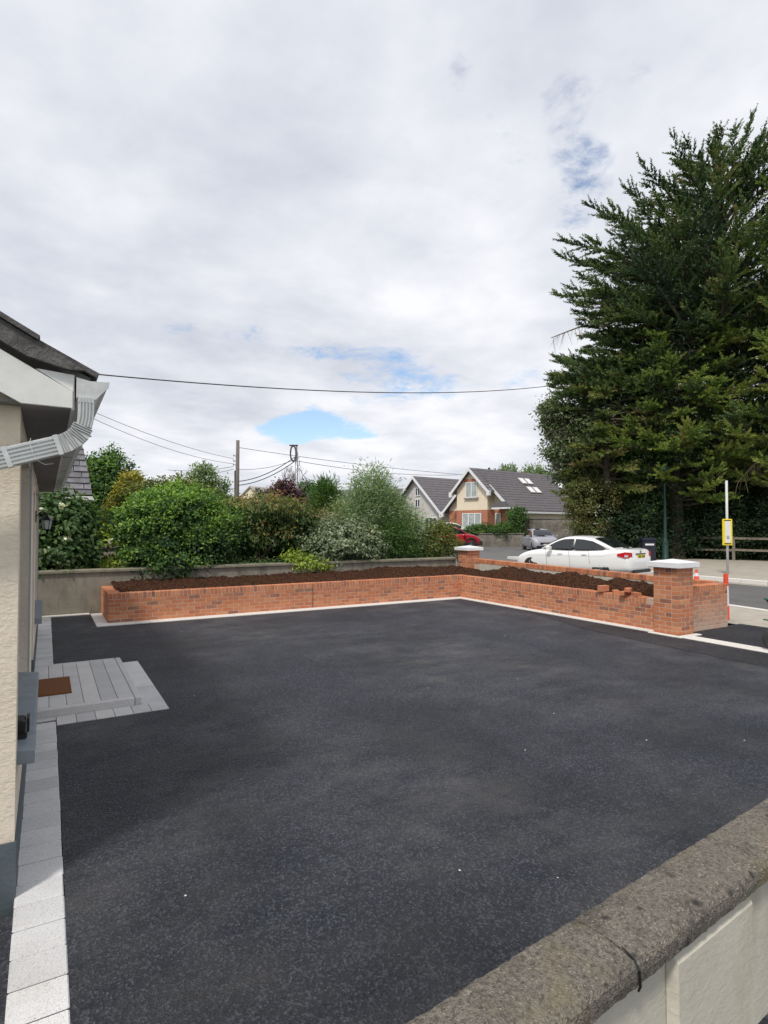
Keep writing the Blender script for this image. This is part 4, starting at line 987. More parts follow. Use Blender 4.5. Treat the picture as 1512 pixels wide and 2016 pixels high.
# timber pole, steel lamp pole, cables
tp = at(466, 1035, 45)
tpo = thing('timber_pole', 'tall weathered timber utility pole rising behind the shrubs', 'pole', (tp.x, tp.y, gz(tp.x, tp.y)))
MB().tube([(0, 0, 0), (.02, 0, 4), (.05, 0, 8.15)], [.17, .155, .13], 10).build('pole', WOODP, tpo, smooth=True)
mb = MB()
for z in (6.2, 6.5, 6.9): mb.box(-.3, .0, -.04, .04, z, z + .06); mb.lathe([(.04, 0), (.05, .08), (.03, .14)], (-.27, 0, z), 6)
mb.build('insulator', GALV, tpo)
MB().box(-.20, -.13, -.05, .05, 2.2, 5.8).build('cable_guard', WOODP, tpo)
sp0 = at(583.5, 1035, 42)
spo = thing('steel_lamp_pole', 'grey steel street lamp pole with coiled cable near its top', 'lamp post', (sp0.x, sp0.y, gz(sp0.x, sp0.y)), -YAW)
MB().tube([(0, 0, 0), (0, 0, 3.5), (0, 0, 6.9)], [.15, .13, .11], 10).build('pole', GALV, spo, smooth=True)
MB().tube([(0, 0, 6.9), (0, 0, 7.35)], .06, 8).build('neck', GALV, spo)
MB().box(-.52, .09, -.09, .09, 7.34, 7.42).build('lamp_head', POTM, spo)
mb = MB()
for k, (r1, r2, dy) in enumerate(((.20, .66, -.14), (.17, .60, -.17), (.22, .70, -.20))):
    mb.tube([(-.22 + r1 * math.cos(a) , dy, 6.78 + r2 * .85 * math.sin(a)) for a in [i * math.pi / 12 for i in range(25)]], .028, 5)
mb.build('cable_coil', POTM, spo)
mb = MB(); mb.box(.08, .22, -.03, .03, 5.9, 5.95); mb.tube([(.2, 0, 5.9), (.22, 0, 6.3)], .03, 5); mb.box(-.16, .2, -.05, .05, 6.45, 6.5); mb.build('bracket', GALV, spo)
def wire(label, a, b, sag, r, nm='cable', group='overhead cables'):
    a = Vector(a); b = Vector(b); pts = []
    for i in range(25):
        t = i / 24; p = a.lerp(b, t); p.z -= sag * 4 * t * (1 - t); pts.append(p)
    return tag(MB().tube(pts, r, 4).build(nm, CABLE), label, 'cable', group)
tpT = Vector((tp.x, tp.y, 0)); spT = Vector((sp0.x, sp0.y, 0))
wire('thick twisted cable sagging across the sky from the house eaves to the cypress', at(150, 733, 12), at(1110, 756, 27), .42, .014)
wire('upper thin wire from the timber pole top running right past the steel pole', tpT + Vector((0, 0, 7.9)), at(960, 938, 58), .25, .018)
wire('second thin wire running right from below the steel pole coil', spT + Vector((.1, 0, 6.5)), at(900, 935, 58), .35, .018)
wire('upper of two thick cables looping from the coil to the timber pole', spT + Vector((-.2, -.1, 6.75)), tpT + Vector((0, 0, 5.25)), .35, .032)
wire('lower of two thick cables looping from the coil to the timber pole', spT + Vector((-.2, -.1, 6.45)), tpT + Vector((0, 0, 4.95)), .35, .032)
wire('thin wire dropping from the steel pole bracket to the small white house', spT + Vector((.2, 0, 6.0)), at(617, 962, 58), .1, .02)
wire('faint wire between the steel pole and the timber pole', spT + Vector((-.1, 0, 6.6)), tpT + Vector((0, 0, 6.2)), .25, .016)
wire('higher faint wire slanting down from the upper left to the timber pole', at(160, 800, 30), tpT + Vector((-.27, 0, 7.0)), .3, .014)
wire('lower faint wire slanting down from the upper left to the timber pole', at(150, 808, 30), tpT + Vector((-.27, 0, 6.6)), .45, .014)
wire('short wire leaving the timber pole to the left behind the pale tree', tpT + Vector((-.27, 0, 6.4)), at(330, 925, 52), .2, .018)
wire('short lower wire leaving the timber pole to the left', tpT + Vector((-.27, 0, 6.2)), at(330, 940, 52), .2, .018)

# ================================================================ CARS
def carpaint(name, c):
    m, t, b = newmat(name); b.inputs['Base Color'].default_value = (*c, 1); b.inputs['Roughness'].default_value = .3; b.inputs['Coat Weight'].default_value = .6; b.inputs['Coat Roughness'].default_value = .06
    b.inputs['Specular IOR Level'].default_value = .4; return m
TYRE = simple('tyre', (.018,.018,.018), (.03,.03,.03), 10, .85); ALLOY = simple('alloy', (.45,.45,.47), None, 5, .3, metal=.7)
CGLASS, _t, _b = newmat('car_glass'); _b.inputs['Base Color'].default_value = (.012,.015,.018,1); _b.inputs['Roughness'].default_value = .05; _b.inputs['Specular IOR Level'].default_value = .9
REDL = simple('red_lens', (.55,.015,.02), None, 5, .2); CLEARL = simple('clear_lens', (.62,.62,.66), (.4,.4,.43), 40, .15)
PLATEY = simple('yellow_plate', (.75,.60,.05), None, 5, .5); CHROME = simple('chrome', (.55,.55,.57), None, 5, .15, metal=.9)
def interp(tab, x):
    for (a, u), (b, v) in zip(tab, tab[1:]):
        if x <= b: return u + (v - u) * (x - a) / max(b - a, 1e-6)
    return tab[-1][1]
def car(label, loc, rz, paint, st, gh, axles, wr, zs=1.0, lower=None, kind='car', plate=None, saloon=True):
    """local x: 0 at rear bumper to L at the nose; st = body stations (x, half width, z top, z bottom); gh = greenhouse (x, roof height, belt half width)"""
    t = thing('parked_car', label, 'car', loc, rz)
    vs = []; fs = []
    for (x, w, zt, zb_) in st:
        half = [(0, zt), (.55*w, zt-.004), (.84*w, zt-.025), (.965*w, zt-.10*(zt/.95)), (w, zb_ + (zt-zb_)*.52), (.985*w, zb_+(zt-zb_)*.25), (.93*w, zb_), (0, zb_)]
        ring = half + [(-y_, z_) for y_, z_ in half[-2:0:-1]]
        vs += [(x, y_, z_ * 1.0) for y_, z_ in ring]
    k = 14; n = len(st)
    for i in range(n - 1):
        for j in range(k): jj = (j+1) % k; fs.append((i*k+j, i*k+jj, (i+1)*k+jj, (i+1)*k+j))
    fs += [tuple(range(k-1, -1, -1)), tuple((n-1)*k+j for j in range(k))]
    fs = [f[::-1] for f in fs]
    tmp = MB().add(vs, fs).build('body_tmp', [paint, TYRE]); sm = tmp.modifiers.new('s', 'SUBSURF'); sm.levels = 2; sm.render_levels = 2
    cuts = []
    for ax in axles:
        for s in (-1, 1):
            c = MB().lathe([(wr + .055, -.16), (wr + .055, .16)], (ax, s * .84, wr), 28, axis='y').build('cut_tmp', [TYRE, TYRE])
            cuts.append(c); bo = tmp.modifiers.new('b', 'BOOLEAN'); bo.operation = 'DIFFERENCE'; bo.object = c; bo.solver = 'EXACT'
            try: bo.material_mode = 'TRANSFER'
            except Exception: pass
    dg = bpy.context.evaluated_depsgraph_get(); me = bpy.data.meshes.new_from_object(tmp.evaluated_get(dg)); me.name = 'body'
    for o in cuts + [tmp]: bpy.data.objects.remove(o)
    me.shade_smooth()
    try: me.set_sharp_from_angle(angle=R_(38))
    except Exception: pass
    link('body', me, t)
    # cabin
    vs = []; fs = []
    for (x, zt, bw) in gh:
        fr = max(0, (zt - .95) / .49); tw = bw - .20 * fr; zb_ = min(.93, zt - .03)
        half = [(0, zt), (.6*tw, zt-.008), (.93*tw, zt-.035*fr-.004), (tw+.01, zt-.075*fr-.006), (bw, zb_)]
        ring = half + [(-y_, z_) for y_, z_ in half[::-1][:-1]]
        vs += [(x, y_, z_) for y_, z_ in ring]
    k = 9; n = len(gh)
    for i in range(n - 1):
        for j in range(k - 1): fs.append((i*k+j, (i+1)*k+j, (i+1)*k+j+1, i*k+j+1))
    tmp = MB().add(vs, fs).build('cab_tmp', [paint]); sm = tmp.modifiers.new('s', 'SUBSURF'); sm.levels = 1; sm.render_levels = 1
    dg = bpy.context.evaluated_depsgraph_get(); me = bpy.data.meshes.new_from_object(tmp.evaluated_get(dg)); me.name = 'cabin'; bpy.data.objects.remove(tmp); me.shade_smooth(); link('cabin', me, t)
    tab = [(x, z) for x, z, _ in gh]; tabw = [(x, w) for x, _, w in gh]
    def side(x, z, s, o=.014):
        zt = interp(tab, x); bw = interp(tabw, x); frt = max(0, (zt - .95) / .49); tw = bw - .20 * frt; zb_ = min(.93, zt - .03); zt2 = zt - .075*frt - .006
        f = max(0, min(1.1, (z - zb_) / max(zt2 - zb_, .02))); return (x, s * (bw + (tw + .01 - bw) * f + o), z)
    xs = [x for x, _, _ in gh]; xr0, xr1 = xs[0], xs[-1]
    roofx = [x for x, z, _ in gh if z > 1.36 * zs]
    ra, rb_ = roofx[0], roofx[-1]
    wa, wb_ = xr0 + (.38 if saloon else .30), xr1 - .30
    def topz(x): return interp(tab, x) - .115
    mid = (ra + rb_) / 2 + .12
    for s in (-1, 1):
        for a, b in ((wa, mid - .035), (mid + .035, wb_)):
            mbw = MB(); nn = 7; vv = []
            for i in range(nn + 1):
                x = a + (b - a) * i / nn; vv.append(side(x, .975, s)); vv.append(side(x, max(.98, topz(x)), s))
            mbw.add(vv, [(2*i, 2*i+2, 2*i+3, 2*i+1) for i in range(nn)]); mbw.build('side_window', CGLASS, t)
        x = wb_ - .12; mm = MB().bev(-.10, .06, 0, .19, 0, .12, .03, M=Matrix.Translation((x, s * .97 - .095, .95)))
        mm.build('mirror', paint, t)
        for hx in (mid - .55, mid + .38): MB().box(hx, hx + .18, s * .885 - .012, s * .885 + .012, .80, .825).build('door_handle', paint, t)
    def screen(xa, xb, nm, wl_=.93, f=1.0):
        nn = 6; vv = []
        for i in range(nn + 1):
            x = xa + (xb - xa) * i / nn; z = interp(tab, x); bw = interp(tabw, x); fr = max(0, (z - .95) / .49); tw = (bw - .20 * fr) * wl_
            for y_ in (-tw, -.6 * tw, 0, .6 * tw, tw): vv.append((x, y_, z + .016 - .03 * (abs(y_ / tw) ** 3) * fr))
        MB().add(vv, [(5*i+j, 5*i+5+j, 5*i+6+j, 5*i+j+1) for i in range(nn) for j in range(4)]).build(nm, CGLASS, t, smooth=True)
    screen(xr0 + .12, ra - .02, 'rear_window', .86); screen(rb_ + .06, xr1 - .10, 'windscreen', .9)
    # wheels
    for ax in axles:
        for s in (-1, 1):
            y_ = s * (max(w for _, w, _, _ in st) - .12)
            w = MB().lathe([(wr*.66, -.10), (wr*.94, -.10), (wr, -.07), (wr, .07), (wr*.94, .10), (wr*.66, .10)], (ax, y_, wr), 24, axis='y').build('wheel', TYRE, t, smooth=False)
            rm = MB(); rm.lathe([(wr*.66, .0), (wr*.68, .085), (wr*.60, .088), (wr*.58, .03)], (ax, y_, wr), 24, axis='y', M=None) if s > 0 else rm.lathe([(wr*.66, 0), (wr*.68, -.085), (wr*.60, -.088), (wr*.58, -.03)], (ax, y_, wr), 24, axis='y')
            for q in range(5):
                a = q * 2 * math.pi / 5; c, sn = math.cos(a), math.sin(a)
                rm.tube([(ax + .03*c, y_ + s*.075, wr + .03*sn), (ax + wr*.63*c, y_ + s*.085, wr + wr*.63*sn)], [.035, .028], 4)
            rm.build('rim', ALLOY, w)
    return t, side
sed = [(0.0,.60,.60,.36),(.05,.76,.80,.28),(.10,.83,.985,.25),(.18,.865,1.035,.23),(.45,.88,1.035,.20),(.9,.885,1.02,.19),(1.6,.885,.965,.19),(2.4,.885,.95,.19),(3.1,.885,.965,.19),(3.45,.88,.955,.19),(3.9,.87,.90,.19),(4.25,.84,.80,.20),(4.45,.77,.68,.24),(4.54,.66,.58,.28),(4.58,.5,.52,.33)]
sgh = [(.55,1.0,.72),(.80,1.11,.76),(1.10,1.26,.79),(1.40,1.375,.80),(1.75,1.43,.81),(2.15,1.445,.81),(2.5,1.425,.81),(2.75,1.35,.80),(3.05,1.19,.79),(3.38,.985,.77)]
WHITEP = carpaint('white_car_paint', (.80,.80,.79)); SILVERP = carpaint('silver_lilac_paint', (.33,.33,.38)); REDP = carpaint('red_car_paint', (.38,.02,.03))
CARHD = R_(-11)
rc = at(1235, 1120, 20.0)
wc, _s = car('white saloon car parked at the roadside behind the brick-topped wall', (17.12, 12.52, .05), math.pi/2 - CARHD, WHITEP, sed, sgh, (1.02, 3.78), .32)
# saloon details
for s in (-1, 1):
    mbt = MB(); cols_ = [(.42, .892, .80, .86), (.16, .878, .74, .93), (.075, .80, .735, .925), (.045, .60, .745, .90)]
    vv = []
    for (x, y_, z0, z1) in cols_: vv += [(x, s*y_, z0), (x, s*y_, z1)]
    mbt.add(vv, [(2*i, 2*i+2, 2*i+3, 2*i+1) for i in range(3)]); tl = mbt.build('taillight', REDL, wc)
    MB().add([(.17, s*.886, .77), (.08, s*.812, .765), (.08, s*.812, .83), (.17, s*.886, .84)], [(0, 1, 2, 3)]).build('lens', CLEARL, tl)
MB().box(-.003 + .03, .05, -.26, .26, .72, .83).build('number_plate', PLATEY, wc)
mbp = MB()
for i in range(7):
    if i != 3: mbp.box(.023, .027, -.22 + i * .063, -.18 + i * .063, .745, .805)
mbp.build('plate_marks', BLACKP, wc)
MB().box(.035, .07, -.33, .33, .845, .875).build('chrome_bar', BLACKP, wc); MB().tube([(.22, -.6, 1.05), (.13, -.3, 1.06), (.11, 0, 1.062), (.13, .3, 1.06), (.22, .6, 1.05)], .014, 5).build('boot_lip', BLACKP, wc)
MB().bev(-.012, .10, -.60, .60, .24, .34, .02).build('bumper_insert', BLACKP, wc)
SEAM = simple('panel_gap', (.20,.20,.20), None, 5, .8)
for s in (-1, 1):
    for x, z0, z1 in ((1.42, .55, .92), (2.17, .30, .93), (3.10, .30, .92)): MB().tube([(x + .04, s*.872, z1), (x, s*.886, .70), (x - .02, s*.884, .5), (x, s*.872, z0)], .005, 4).build('door_gap', SEAM, wc)
    MB().tube([(.30, s*.87, .95), (.9, s*.889, .80), (2.2, s*.892, .765), (3.4, s*.886, .75), (3.9, s*.876, .73)], .004, 4).build('body_crease', WHITEP, wc)
MB().tube([(wq, 0, 0) for wq in (0, .01)], .001, 3).build('badge_pin', CHROME, wc) if False else None
MB().lathe([(.045, 0), (.045, .012)], (.045, 0, .93), 12, axis='x').build('badge', CHROME, wc)
# silver hatchback facing us
hat = [(0.0,.62,.62,.36),(.05,.80,.85,.28),(.12,.86,1.0,.24),(.4,.885,1.03,.2),(1.2,.89,1.03,.19),(2.2,.89,1.02,.19),(3.0,.89,1.03,.19),(3.5,.87,.97,.19),(3.85,.85,.86,.19),(4.05,.78,.74,.22),(4.14,.68,.62,.27),(4.18,.5,.55,.33)]
hgh = [(.12,1.0,.76),(.22,1.18,.78),(.40,1.38,.79),(.75,1.49,.80),(1.3,1.53,.81),(2.0,1.52,.81),(2.4,1.46,.80),(2.75,1.30,.79),(3.2,1.0,.78)]
c0 = at(1078, 1088, 38.0)
gc, _s = car('silver car facing forward, parked in front of the tall block wall', (c0.x, c0.y, .10), 0, SILVERP, hat, hgh, (.75, 3.35), .32, saloon=False)
aim = math.atan2(-c0.y, -c0.x) + R_(14); gc.rotation_euler = (0, 0, aim); gc.location = Vector((c0.x, c0.y, .12)) - Vector((math.cos(aim), math.sin(aim), 0)) * 4.2
for s in (-1, 1):
    MB().add([(3.72, s*.80, .72), (4.09, s*.66, .62), (4.11, s*.52, .66), (3.98, s*.60, .80), (3.70, s*.80, .86)], [(0, 1, 2, 3, 4)], M=Matrix.Translation((.03, s*.03, .02))).build('headlight', CLEARL, gc)
MB().box(4.15, 4.20, -.45, .45, .52, .62).build('grille', BLACKP, gc); MB().box(4.17, 4.21, -.7, .7, .27, .40).build('lower_grille', BLACKP, gc); MB().box(4.20, 4.215, -.26, .26, .44, .54).build('number_plate', UPVC, gc)
# red crossover pointing right
r0 = at(941, 1080, 42.0)
suv = [(x, w * 1.0, zt * 1.10 if zt > .7 else zt, zb_ + .04) for x, w, zt, zb_ in hat]
sg2 = [(x, z * 1.08, w) for x, z, w in hgh]
rc_, _s = car('red car with black wheel arch trim nosing out behind the small garden bush', (0, 0, 0), 0, REDP, suv, sg2, (.75, 3.30), .36, zs=1.08, saloon=False)
aim = -YAW + R_(14); rc_.rotation_euler = (0, 0, aim); rc_.location = Vector((r0.x, r0.y, .18)) - Vector((math.cos(aim), math.sin(aim), 0)) * 4.18
for ax in (.75, 3.30):
    for s in (-1, 1):
        mb = MB(); pts = [(ax + .44 * math.cos(a), s * .885, .36 + .44 * math.sin(a)) for a in [math.pi * i / 10 for i in range(11)]]
        mb.tube(pts, .05, 5); mb.build('arch_trim', RUBBER, rc_)
MB().bev(3.55, 4.22, -.80, .80, .26, .62, .08).build('bumper', RUBBER, rc_)
MB().box(1.1, 2.9, -.905, -.87, .26, .46).build('sill_trim', RUBBER, rc_); MB().box(1.1, 2.9, .87, .905, .26, .46).build('sill_trim', RUBBER, rc_)
w0 = at(905, 1042, 50)
ww, _s = car('white car roof showing between the small garden bush and the hedge', (0, 0, 0), 0, WHITEP, hat, hgh, (.75, 3.35), .32, saloon=False)
aim = -YAW + R_(10); ww.rotation_euler = (0, 0, aim); ww.location = (w0.x - 2.2, w0.y + 1.6, .62)

# ================================================================ GARDEN SHRUBS AND TREES
def base_at(px, D, z=.8):
    p = at(px, 1035, D); return (p.x, p.y, z)
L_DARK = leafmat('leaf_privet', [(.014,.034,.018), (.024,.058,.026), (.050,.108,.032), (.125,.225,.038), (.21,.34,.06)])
L_HYD = leafmat('leaf_climber', [(.020,.045,.018), (.040,.085,.028), (.075,.135,.045), (.15,.22,.08)])
L_BRONZE = leafmat('leaf_bronze', [(.018,.040,.016), (.030,.068,.022), (.060,.105,.030), (.14,.16,.045), (.24,.16,.06)])
L_VAR = leafmat('leaf_grey_green', [(.045,.075,.040), (.11,.15,.085), (.22,.27,.17), (.36,.38,.25)])
L_WIL = leafmat('leaf_willow', [(.05,.095,.040), (.11,.18,.075), (.23,.31,.17), (.38,.44,.29)])
L_YEL = leafmat('leaf_yellow_green', [(.12,.19,.03), (.24,.32,.05), (.38,.44,.09)])
L_GOLD = leafmat('leaf_gold', [(.10,.13,.02), (.26,.24,.035), (.42,.33,.06)])
L_MID = leafmat('leaf_mid', [(.030,.070,.018), (.060,.125,.030), (.10,.18,.045)])
L_OLIVE = leafmat('leaf_olive', [(.045,.065,.018), (.10,.125,.030), (.18,.19,.045)])
L_PALE = leafmat('leaf_pale', [(.08,.135,.055), (.16,.23,.10), (.28,.35,.19)])
L_PURP = leafmat('leaf_purple', [(.035,.012,.022), (.075,.025,.040), (.12,.05,.06)], .2)
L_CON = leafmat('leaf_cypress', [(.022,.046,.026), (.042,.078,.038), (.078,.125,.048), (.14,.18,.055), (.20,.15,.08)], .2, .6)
L_CONL = leafmat('leaf_cypress_light', [(.034,.066,.020), (.085,.145,.032), (.145,.205,.042), (.21,.25,.055), (.24,.20,.08)], .2, .6)  # lighter, yellower set of cypress leaf colours
L_IVY = leafmat('leaf_ivy', [(.020,.050,.014), (.040,.090,.022), (.070,.14,.030), (.12,.20,.045)])
L_BRIAR = leafmat('leaf_briar', [(.040,.050,.018), (.080,.090,.028), (.13,.14,.045), (.20,.15,.07)])
L_DRK = leafmat('leaf_shade', [(.010,.024,.011), (.020,.040,.016), (.036,.060,.022)], .1, .75)  # near-black greens with the shade under trees put into the colour
PETAL = leafmat('petal_cream', [(.55,.58,.40), (.70,.72,.52), (.78,.78,.66)], .25)
PETALW = leafmat('petal_white', [(.60,.60,.55), (.75,.75,.70)], .25)
PETALY = leafmat('petal_yellow', [(.62,.45,.03), (.75,.60,.06)], .25)
def flowers(t, pts, r, m, seed, n=26):
    rg = np.random.default_rng(seed)
    for p in pts:
        q = np.array(p) + rg.normal(size=(n, 3)) * np.array([r * .55, r * .55, r * .32]); a = unit(rg.normal(size=(n, 3)) * .7 + np.array([0, -.5, .6]))
        s_ = unit(np.cross(a, rg.normal(size=(n, 3)))); u_ = np.cross(a, s_); w = r * .36
        V = np.stack([q - s_*w, q - u_*w, q + s_*w, q + u_*w], 1).reshape(-1, 3)
        link('flower', npmesh('flower', V, np.arange(n*4).reshape(n, 4), rg.random(n), [m]), t)

# flowering climber by the house end
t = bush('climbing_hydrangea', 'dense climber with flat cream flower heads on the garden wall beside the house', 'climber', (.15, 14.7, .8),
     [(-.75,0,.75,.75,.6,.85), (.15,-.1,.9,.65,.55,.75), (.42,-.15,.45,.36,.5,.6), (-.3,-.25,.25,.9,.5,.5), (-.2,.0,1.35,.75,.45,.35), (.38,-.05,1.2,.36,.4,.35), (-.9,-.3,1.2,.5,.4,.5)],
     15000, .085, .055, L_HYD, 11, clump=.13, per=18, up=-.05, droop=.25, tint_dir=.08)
flowers(t, [(-.42,-.62,1.30), (-.22,-.60,1.36), (.13,-.62,1.47), (.22,-.72,.78), (-.10,-.70,.52), (.02,-.72,.44), (-.75,-.7,.30), (-.95,-.65,1.36), (-.60,-.72,-.02), (.16,-.72,.27), (-1.0,-.6,1.0)], .095, PETAL, 5)
t = bush('border_plants', 'mixed yellow and white flowering plants on the low terrace wall', 'plants', (1.35, 16.6, 1.0),
     [(-.5,0,.45,.5,.4,.4), (.1,0,.3,.6,.4,.45), (.4,0,.6,.4,.3,.45)], 3500, .08, .035, L_YEL, 12, STEMG, clump=.1, nst=8, r0=.01)
flowers(t, [(-.42,-.45,.70), (-.35,-.42,.52), (-.28,-.45,.25)], .05, PETALY, 6, 14); flowers(t, [(.0,-.45,.72), (.05,-.42,.50), (.02,-.45,.42), (.22,-.45,.48)], .06, PETALW, 7, 14)
t = bush('low_border_plants', 'low green and orange-yellow plants on the ground below the terrace wall', 'plants', (1.55, 14.35, .78),
     [(-.45,.25,.1,.4,.25,.14), (.1,.25,.12,.45,.25,.18), (.0,.9,.12,.5,.3,.2)], 2600, .07, .03, L_YEL, 13, STEMG, clump=.08, nst=4, r0=.008)
flowers(t, [(.12,.0,.20), (.2,.05,.16)], .05, PETALY, 8, 12)

# the big round bush
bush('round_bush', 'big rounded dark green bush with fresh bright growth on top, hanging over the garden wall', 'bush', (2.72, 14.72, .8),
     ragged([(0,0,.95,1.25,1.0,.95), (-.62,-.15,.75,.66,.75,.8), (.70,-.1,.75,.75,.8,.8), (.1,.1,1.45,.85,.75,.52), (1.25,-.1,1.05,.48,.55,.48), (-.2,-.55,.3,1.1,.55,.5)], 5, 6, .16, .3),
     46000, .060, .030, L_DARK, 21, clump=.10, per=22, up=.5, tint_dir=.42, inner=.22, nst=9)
bush('bronze_leaf_shrub', 'spreading shrub with bronze-tipped drooping leaves and bare pale branches, next to the big round bush', 'shrub', (4.85, 14.9, .8),
     [(-.55,-.2,1.25,.65,.6,.42), (.15,-.3,1.50,.75,.6,.30), (.75,-.2,1.25,.65,.55,.35), (-.35,-.3,.75,.5,.5,.35), (.55,-.2,.75,.5,.5,.3), (0,.3,1.0,1.3,.5,.75), (-.8,-.1,.35,.4,.4,.3), (1.1,0,1.5,.4,.4,.25)],
     12500, .080, .030, L_BRONZE, 22, TWIG, clump=.13, per=17, up=-.1, droop=.5, tint_dir=.36, inner=.2, nst=14, r0=.022)
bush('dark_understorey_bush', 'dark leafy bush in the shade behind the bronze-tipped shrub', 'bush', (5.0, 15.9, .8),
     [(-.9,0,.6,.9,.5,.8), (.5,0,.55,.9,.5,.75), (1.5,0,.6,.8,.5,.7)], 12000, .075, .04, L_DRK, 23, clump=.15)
bush('wall_creeper', 'small trailing leafy plants along the top of the garden wall below the bronze shrub', 'plants', (4.6, 14.05, .88),
     [(-1.1,-.02,.02,.6,.14,.1), (-.2,-.02,.0,.6,.14,.1), (.5,-.05,-.02,.5,.16,.12), (-1.9,-.1,-.08,.2,.1,.16)], 4200, .045, .03, L_HYD, 24, STEMG, clump=.06, nst=4, r0=.006, droop=.4, tint_dir=.1)
bush('yellow_spurge', 'bright yellow-green leafy plant spilling over the garden wall', 'plant', (5.75, 13.95, .78),
     [(-.1,-.05,.12,.36,.24,.15), (.3,-.12,.02,.26,.2,.13), (-.35,.0,.25,.22,.2,.12)], 2400, .060, .026, L_YEL, 25, STEMG, clump=.09, per=14, droop=.3, nst=8, r0=.008)
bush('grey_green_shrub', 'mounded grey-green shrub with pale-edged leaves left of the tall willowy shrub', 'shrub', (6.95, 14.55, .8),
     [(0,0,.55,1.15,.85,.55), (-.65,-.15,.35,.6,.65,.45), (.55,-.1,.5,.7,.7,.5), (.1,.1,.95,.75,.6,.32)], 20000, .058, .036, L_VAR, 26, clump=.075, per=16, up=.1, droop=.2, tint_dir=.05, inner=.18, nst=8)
bush('tan_flower_shrub', 'hazy tan seed heads of a shrub rising behind the grey-green mound', 'shrub', (7.1, 15.3, .8),
     [(0,0,1.15,.85,.4,.3), (-.5,0,1.0,.5,.4,.3)], 4500, .05, .02, leafmat('leaf_tan', [(.13,.12,.06), (.26,.22,.13), (.36,.30,.19)]), 27, TWIG, clump=.08)
bush('willowy_shrub', 'tall airy grey-green shrub with narrow willow leaves, pointed top', 'shrub', (8.35, 15.0, .8),
     [(-.1,0,2.2,.42,.38,.50), (-.05,0,2.0,.5,.45,.5), (-.15,0,1.75,.65,.5,.5), (.15,0,1.6,.7,.5,.4), (-.35,0,1.3,.80,.6,.5), (.45,0,1.35,.65,.55,.5), (-.5,-.1,.8,.75,.6,.5), (.7,-.1,.85,.85,.6,.55), (.1,.2,1.0,1.0,.5,.6), (1.1,.0,1.0,.4,.4,.4), (1.0,0,.45,.5,.45,.4)],
     27000, .13, .024, L_WIL, 28, TWIG, face=False, clump=.16, per=16, up=.25, droop=.35, tint_dir=.1, inner=.25, nst=16, r0=.018)
bush('laurel_shoots', 'glossy mid-green leafy shoots at the foot of the tall willowy shrub', 'shrub', (8.0, 14.35, .8),
     [(-.2,0,.35,.5,.3,.35), (.5,0,.7,.5,.35,.45), (1.0,.1,.3,.4,.35,.3)], 5200, .10, .032, L_MID, 29, STEMG, face=False, clump=.13, per=14, tint_dir=.15)
bush('small_garden_bush', 'small rounded yellow-green bush beside the farther white-capped pillar', 'bush', (10.35, 14.7, .75),
     ragged([(0,0,.62,.58,.5,.5), (-.4,0,.4,.45,.45,.4), (.4,-.05,.38,.35,.4,.35), (.1,0,.98,.36,.4,.26)], 5, 8), 8500, .045, .026, L_OLIVE, 30, clump=.09, per=18, tint_dir=.15, nst=7)
# behind the garden
tree('garden_tree', 'dark green leafy tree rising behind the slate-roofed house corner', base_at(208, 29, .4), [(0,0,2.6,1.5,1.3,1.4), (-.5,0,3.8,1.0,1,.9), (.35,0,4.1,.8,.8,.75), (.15,0,4.75,.4,.4,.5), (.6,0,2.9,.95,.9,1.0), (-1.2,0,3.0,1.0,1,1.0)],
     22000, .12, .065, L_DARK, 31, 2.6, .16, clump=.2, tint_dir=.22)
tree('golden_tree', 'small golden-yellow leaved tree between the dark tree and the round bush', base_at(262, 21, .5), [(-.1,0,2.45,.55,.5,.45), (-.45,0,1.85,.50,.5,.4), (.2,0,2.0,.6,.5,.5), (-.6,0,1.3,.5,.5,.4), (.1,0,1.2,.6,.5,.5), (-.05,0,3.0,.3,.3,.25), (.55,0,2.3,.3,.3,.3)],
     11000, .075, .05, L_GOLD, 32, 1.6, .06, clump=.11, per=16, up=-.1, tint_dir=.12, inner=.15)
bush('olive_shrub', 'olive and yellow shrub tops showing above the round bush', 'shrub', base_at(330, 20, .5), [(-.9,0,2.3,.7,.5,.5), (.2,0,2.45,.8,.5,.45), (1.1,0,2.2,.6,.5,.45), (0,0,1.5,1.5,.6,.9)], 12000, .08, .045, L_OLIVE, 33, clump=.13, tint_dir=.2)
tree('pale_tree', 'airy pale green tree behind the round bush, left of the timber pole', base_at(392, 29, .4), [(-.4,0,3.5,.55,.5,.5), (.3,0,3.9,.5,.5,.45), (.95,0,3.3,.45,.5,.5), (-.95,0,3.1,.4,.4,.4), (0,0,2.7,1.1,.8,.8), (1.3,0,2.5,.5,.5,.5), (.0,0,4.2,.3,.3,.25)],
     9000, .11, .05, L_PALE, 34, 2.0, .10, clump=.17, per=14, tint_dir=.1, inner=.3)
tree('purple_plum_tree', 'dark purple-leaved tree in front of the steel lamp pole', base_at(562, 33, .3), [(-.4,0,3.2,.65,.5,.55), (.4,0,3.0,.65,.5,.6), (0,0,3.75,.4,.4,.35), (-.8,0,2.6,.5,.5,.5), (.9,0,2.5,.5,.5,.5)], 9000, .10, .055, L_PURP, 35, 2.2, .1, clump=.16)
tree('round_green_tree', 'small green tree crown left of the small white house', base_at(603, 55, .4), [(0,0,4.4,1.1,1,.9), (-.7,0,3.8,.8,.8,.7), (.7,0,3.8,.8,.8,.7)], 5000, .2, .11, L_MID, 36, 3.2, .14, clump=.25)
tree('narrow_conifer', 'small dark columnar conifer beside the distant cottage', base_at(510, 42, .3), [(0,0,2.6,.38,.38,.8), (0,0,3.4,.28,.28,.7), (0,0,1.5,.5,.5,.8)], 4500, .16, .05, L_DRK, 37, 2.2, .08, face=False, clump=.12, up=.8)
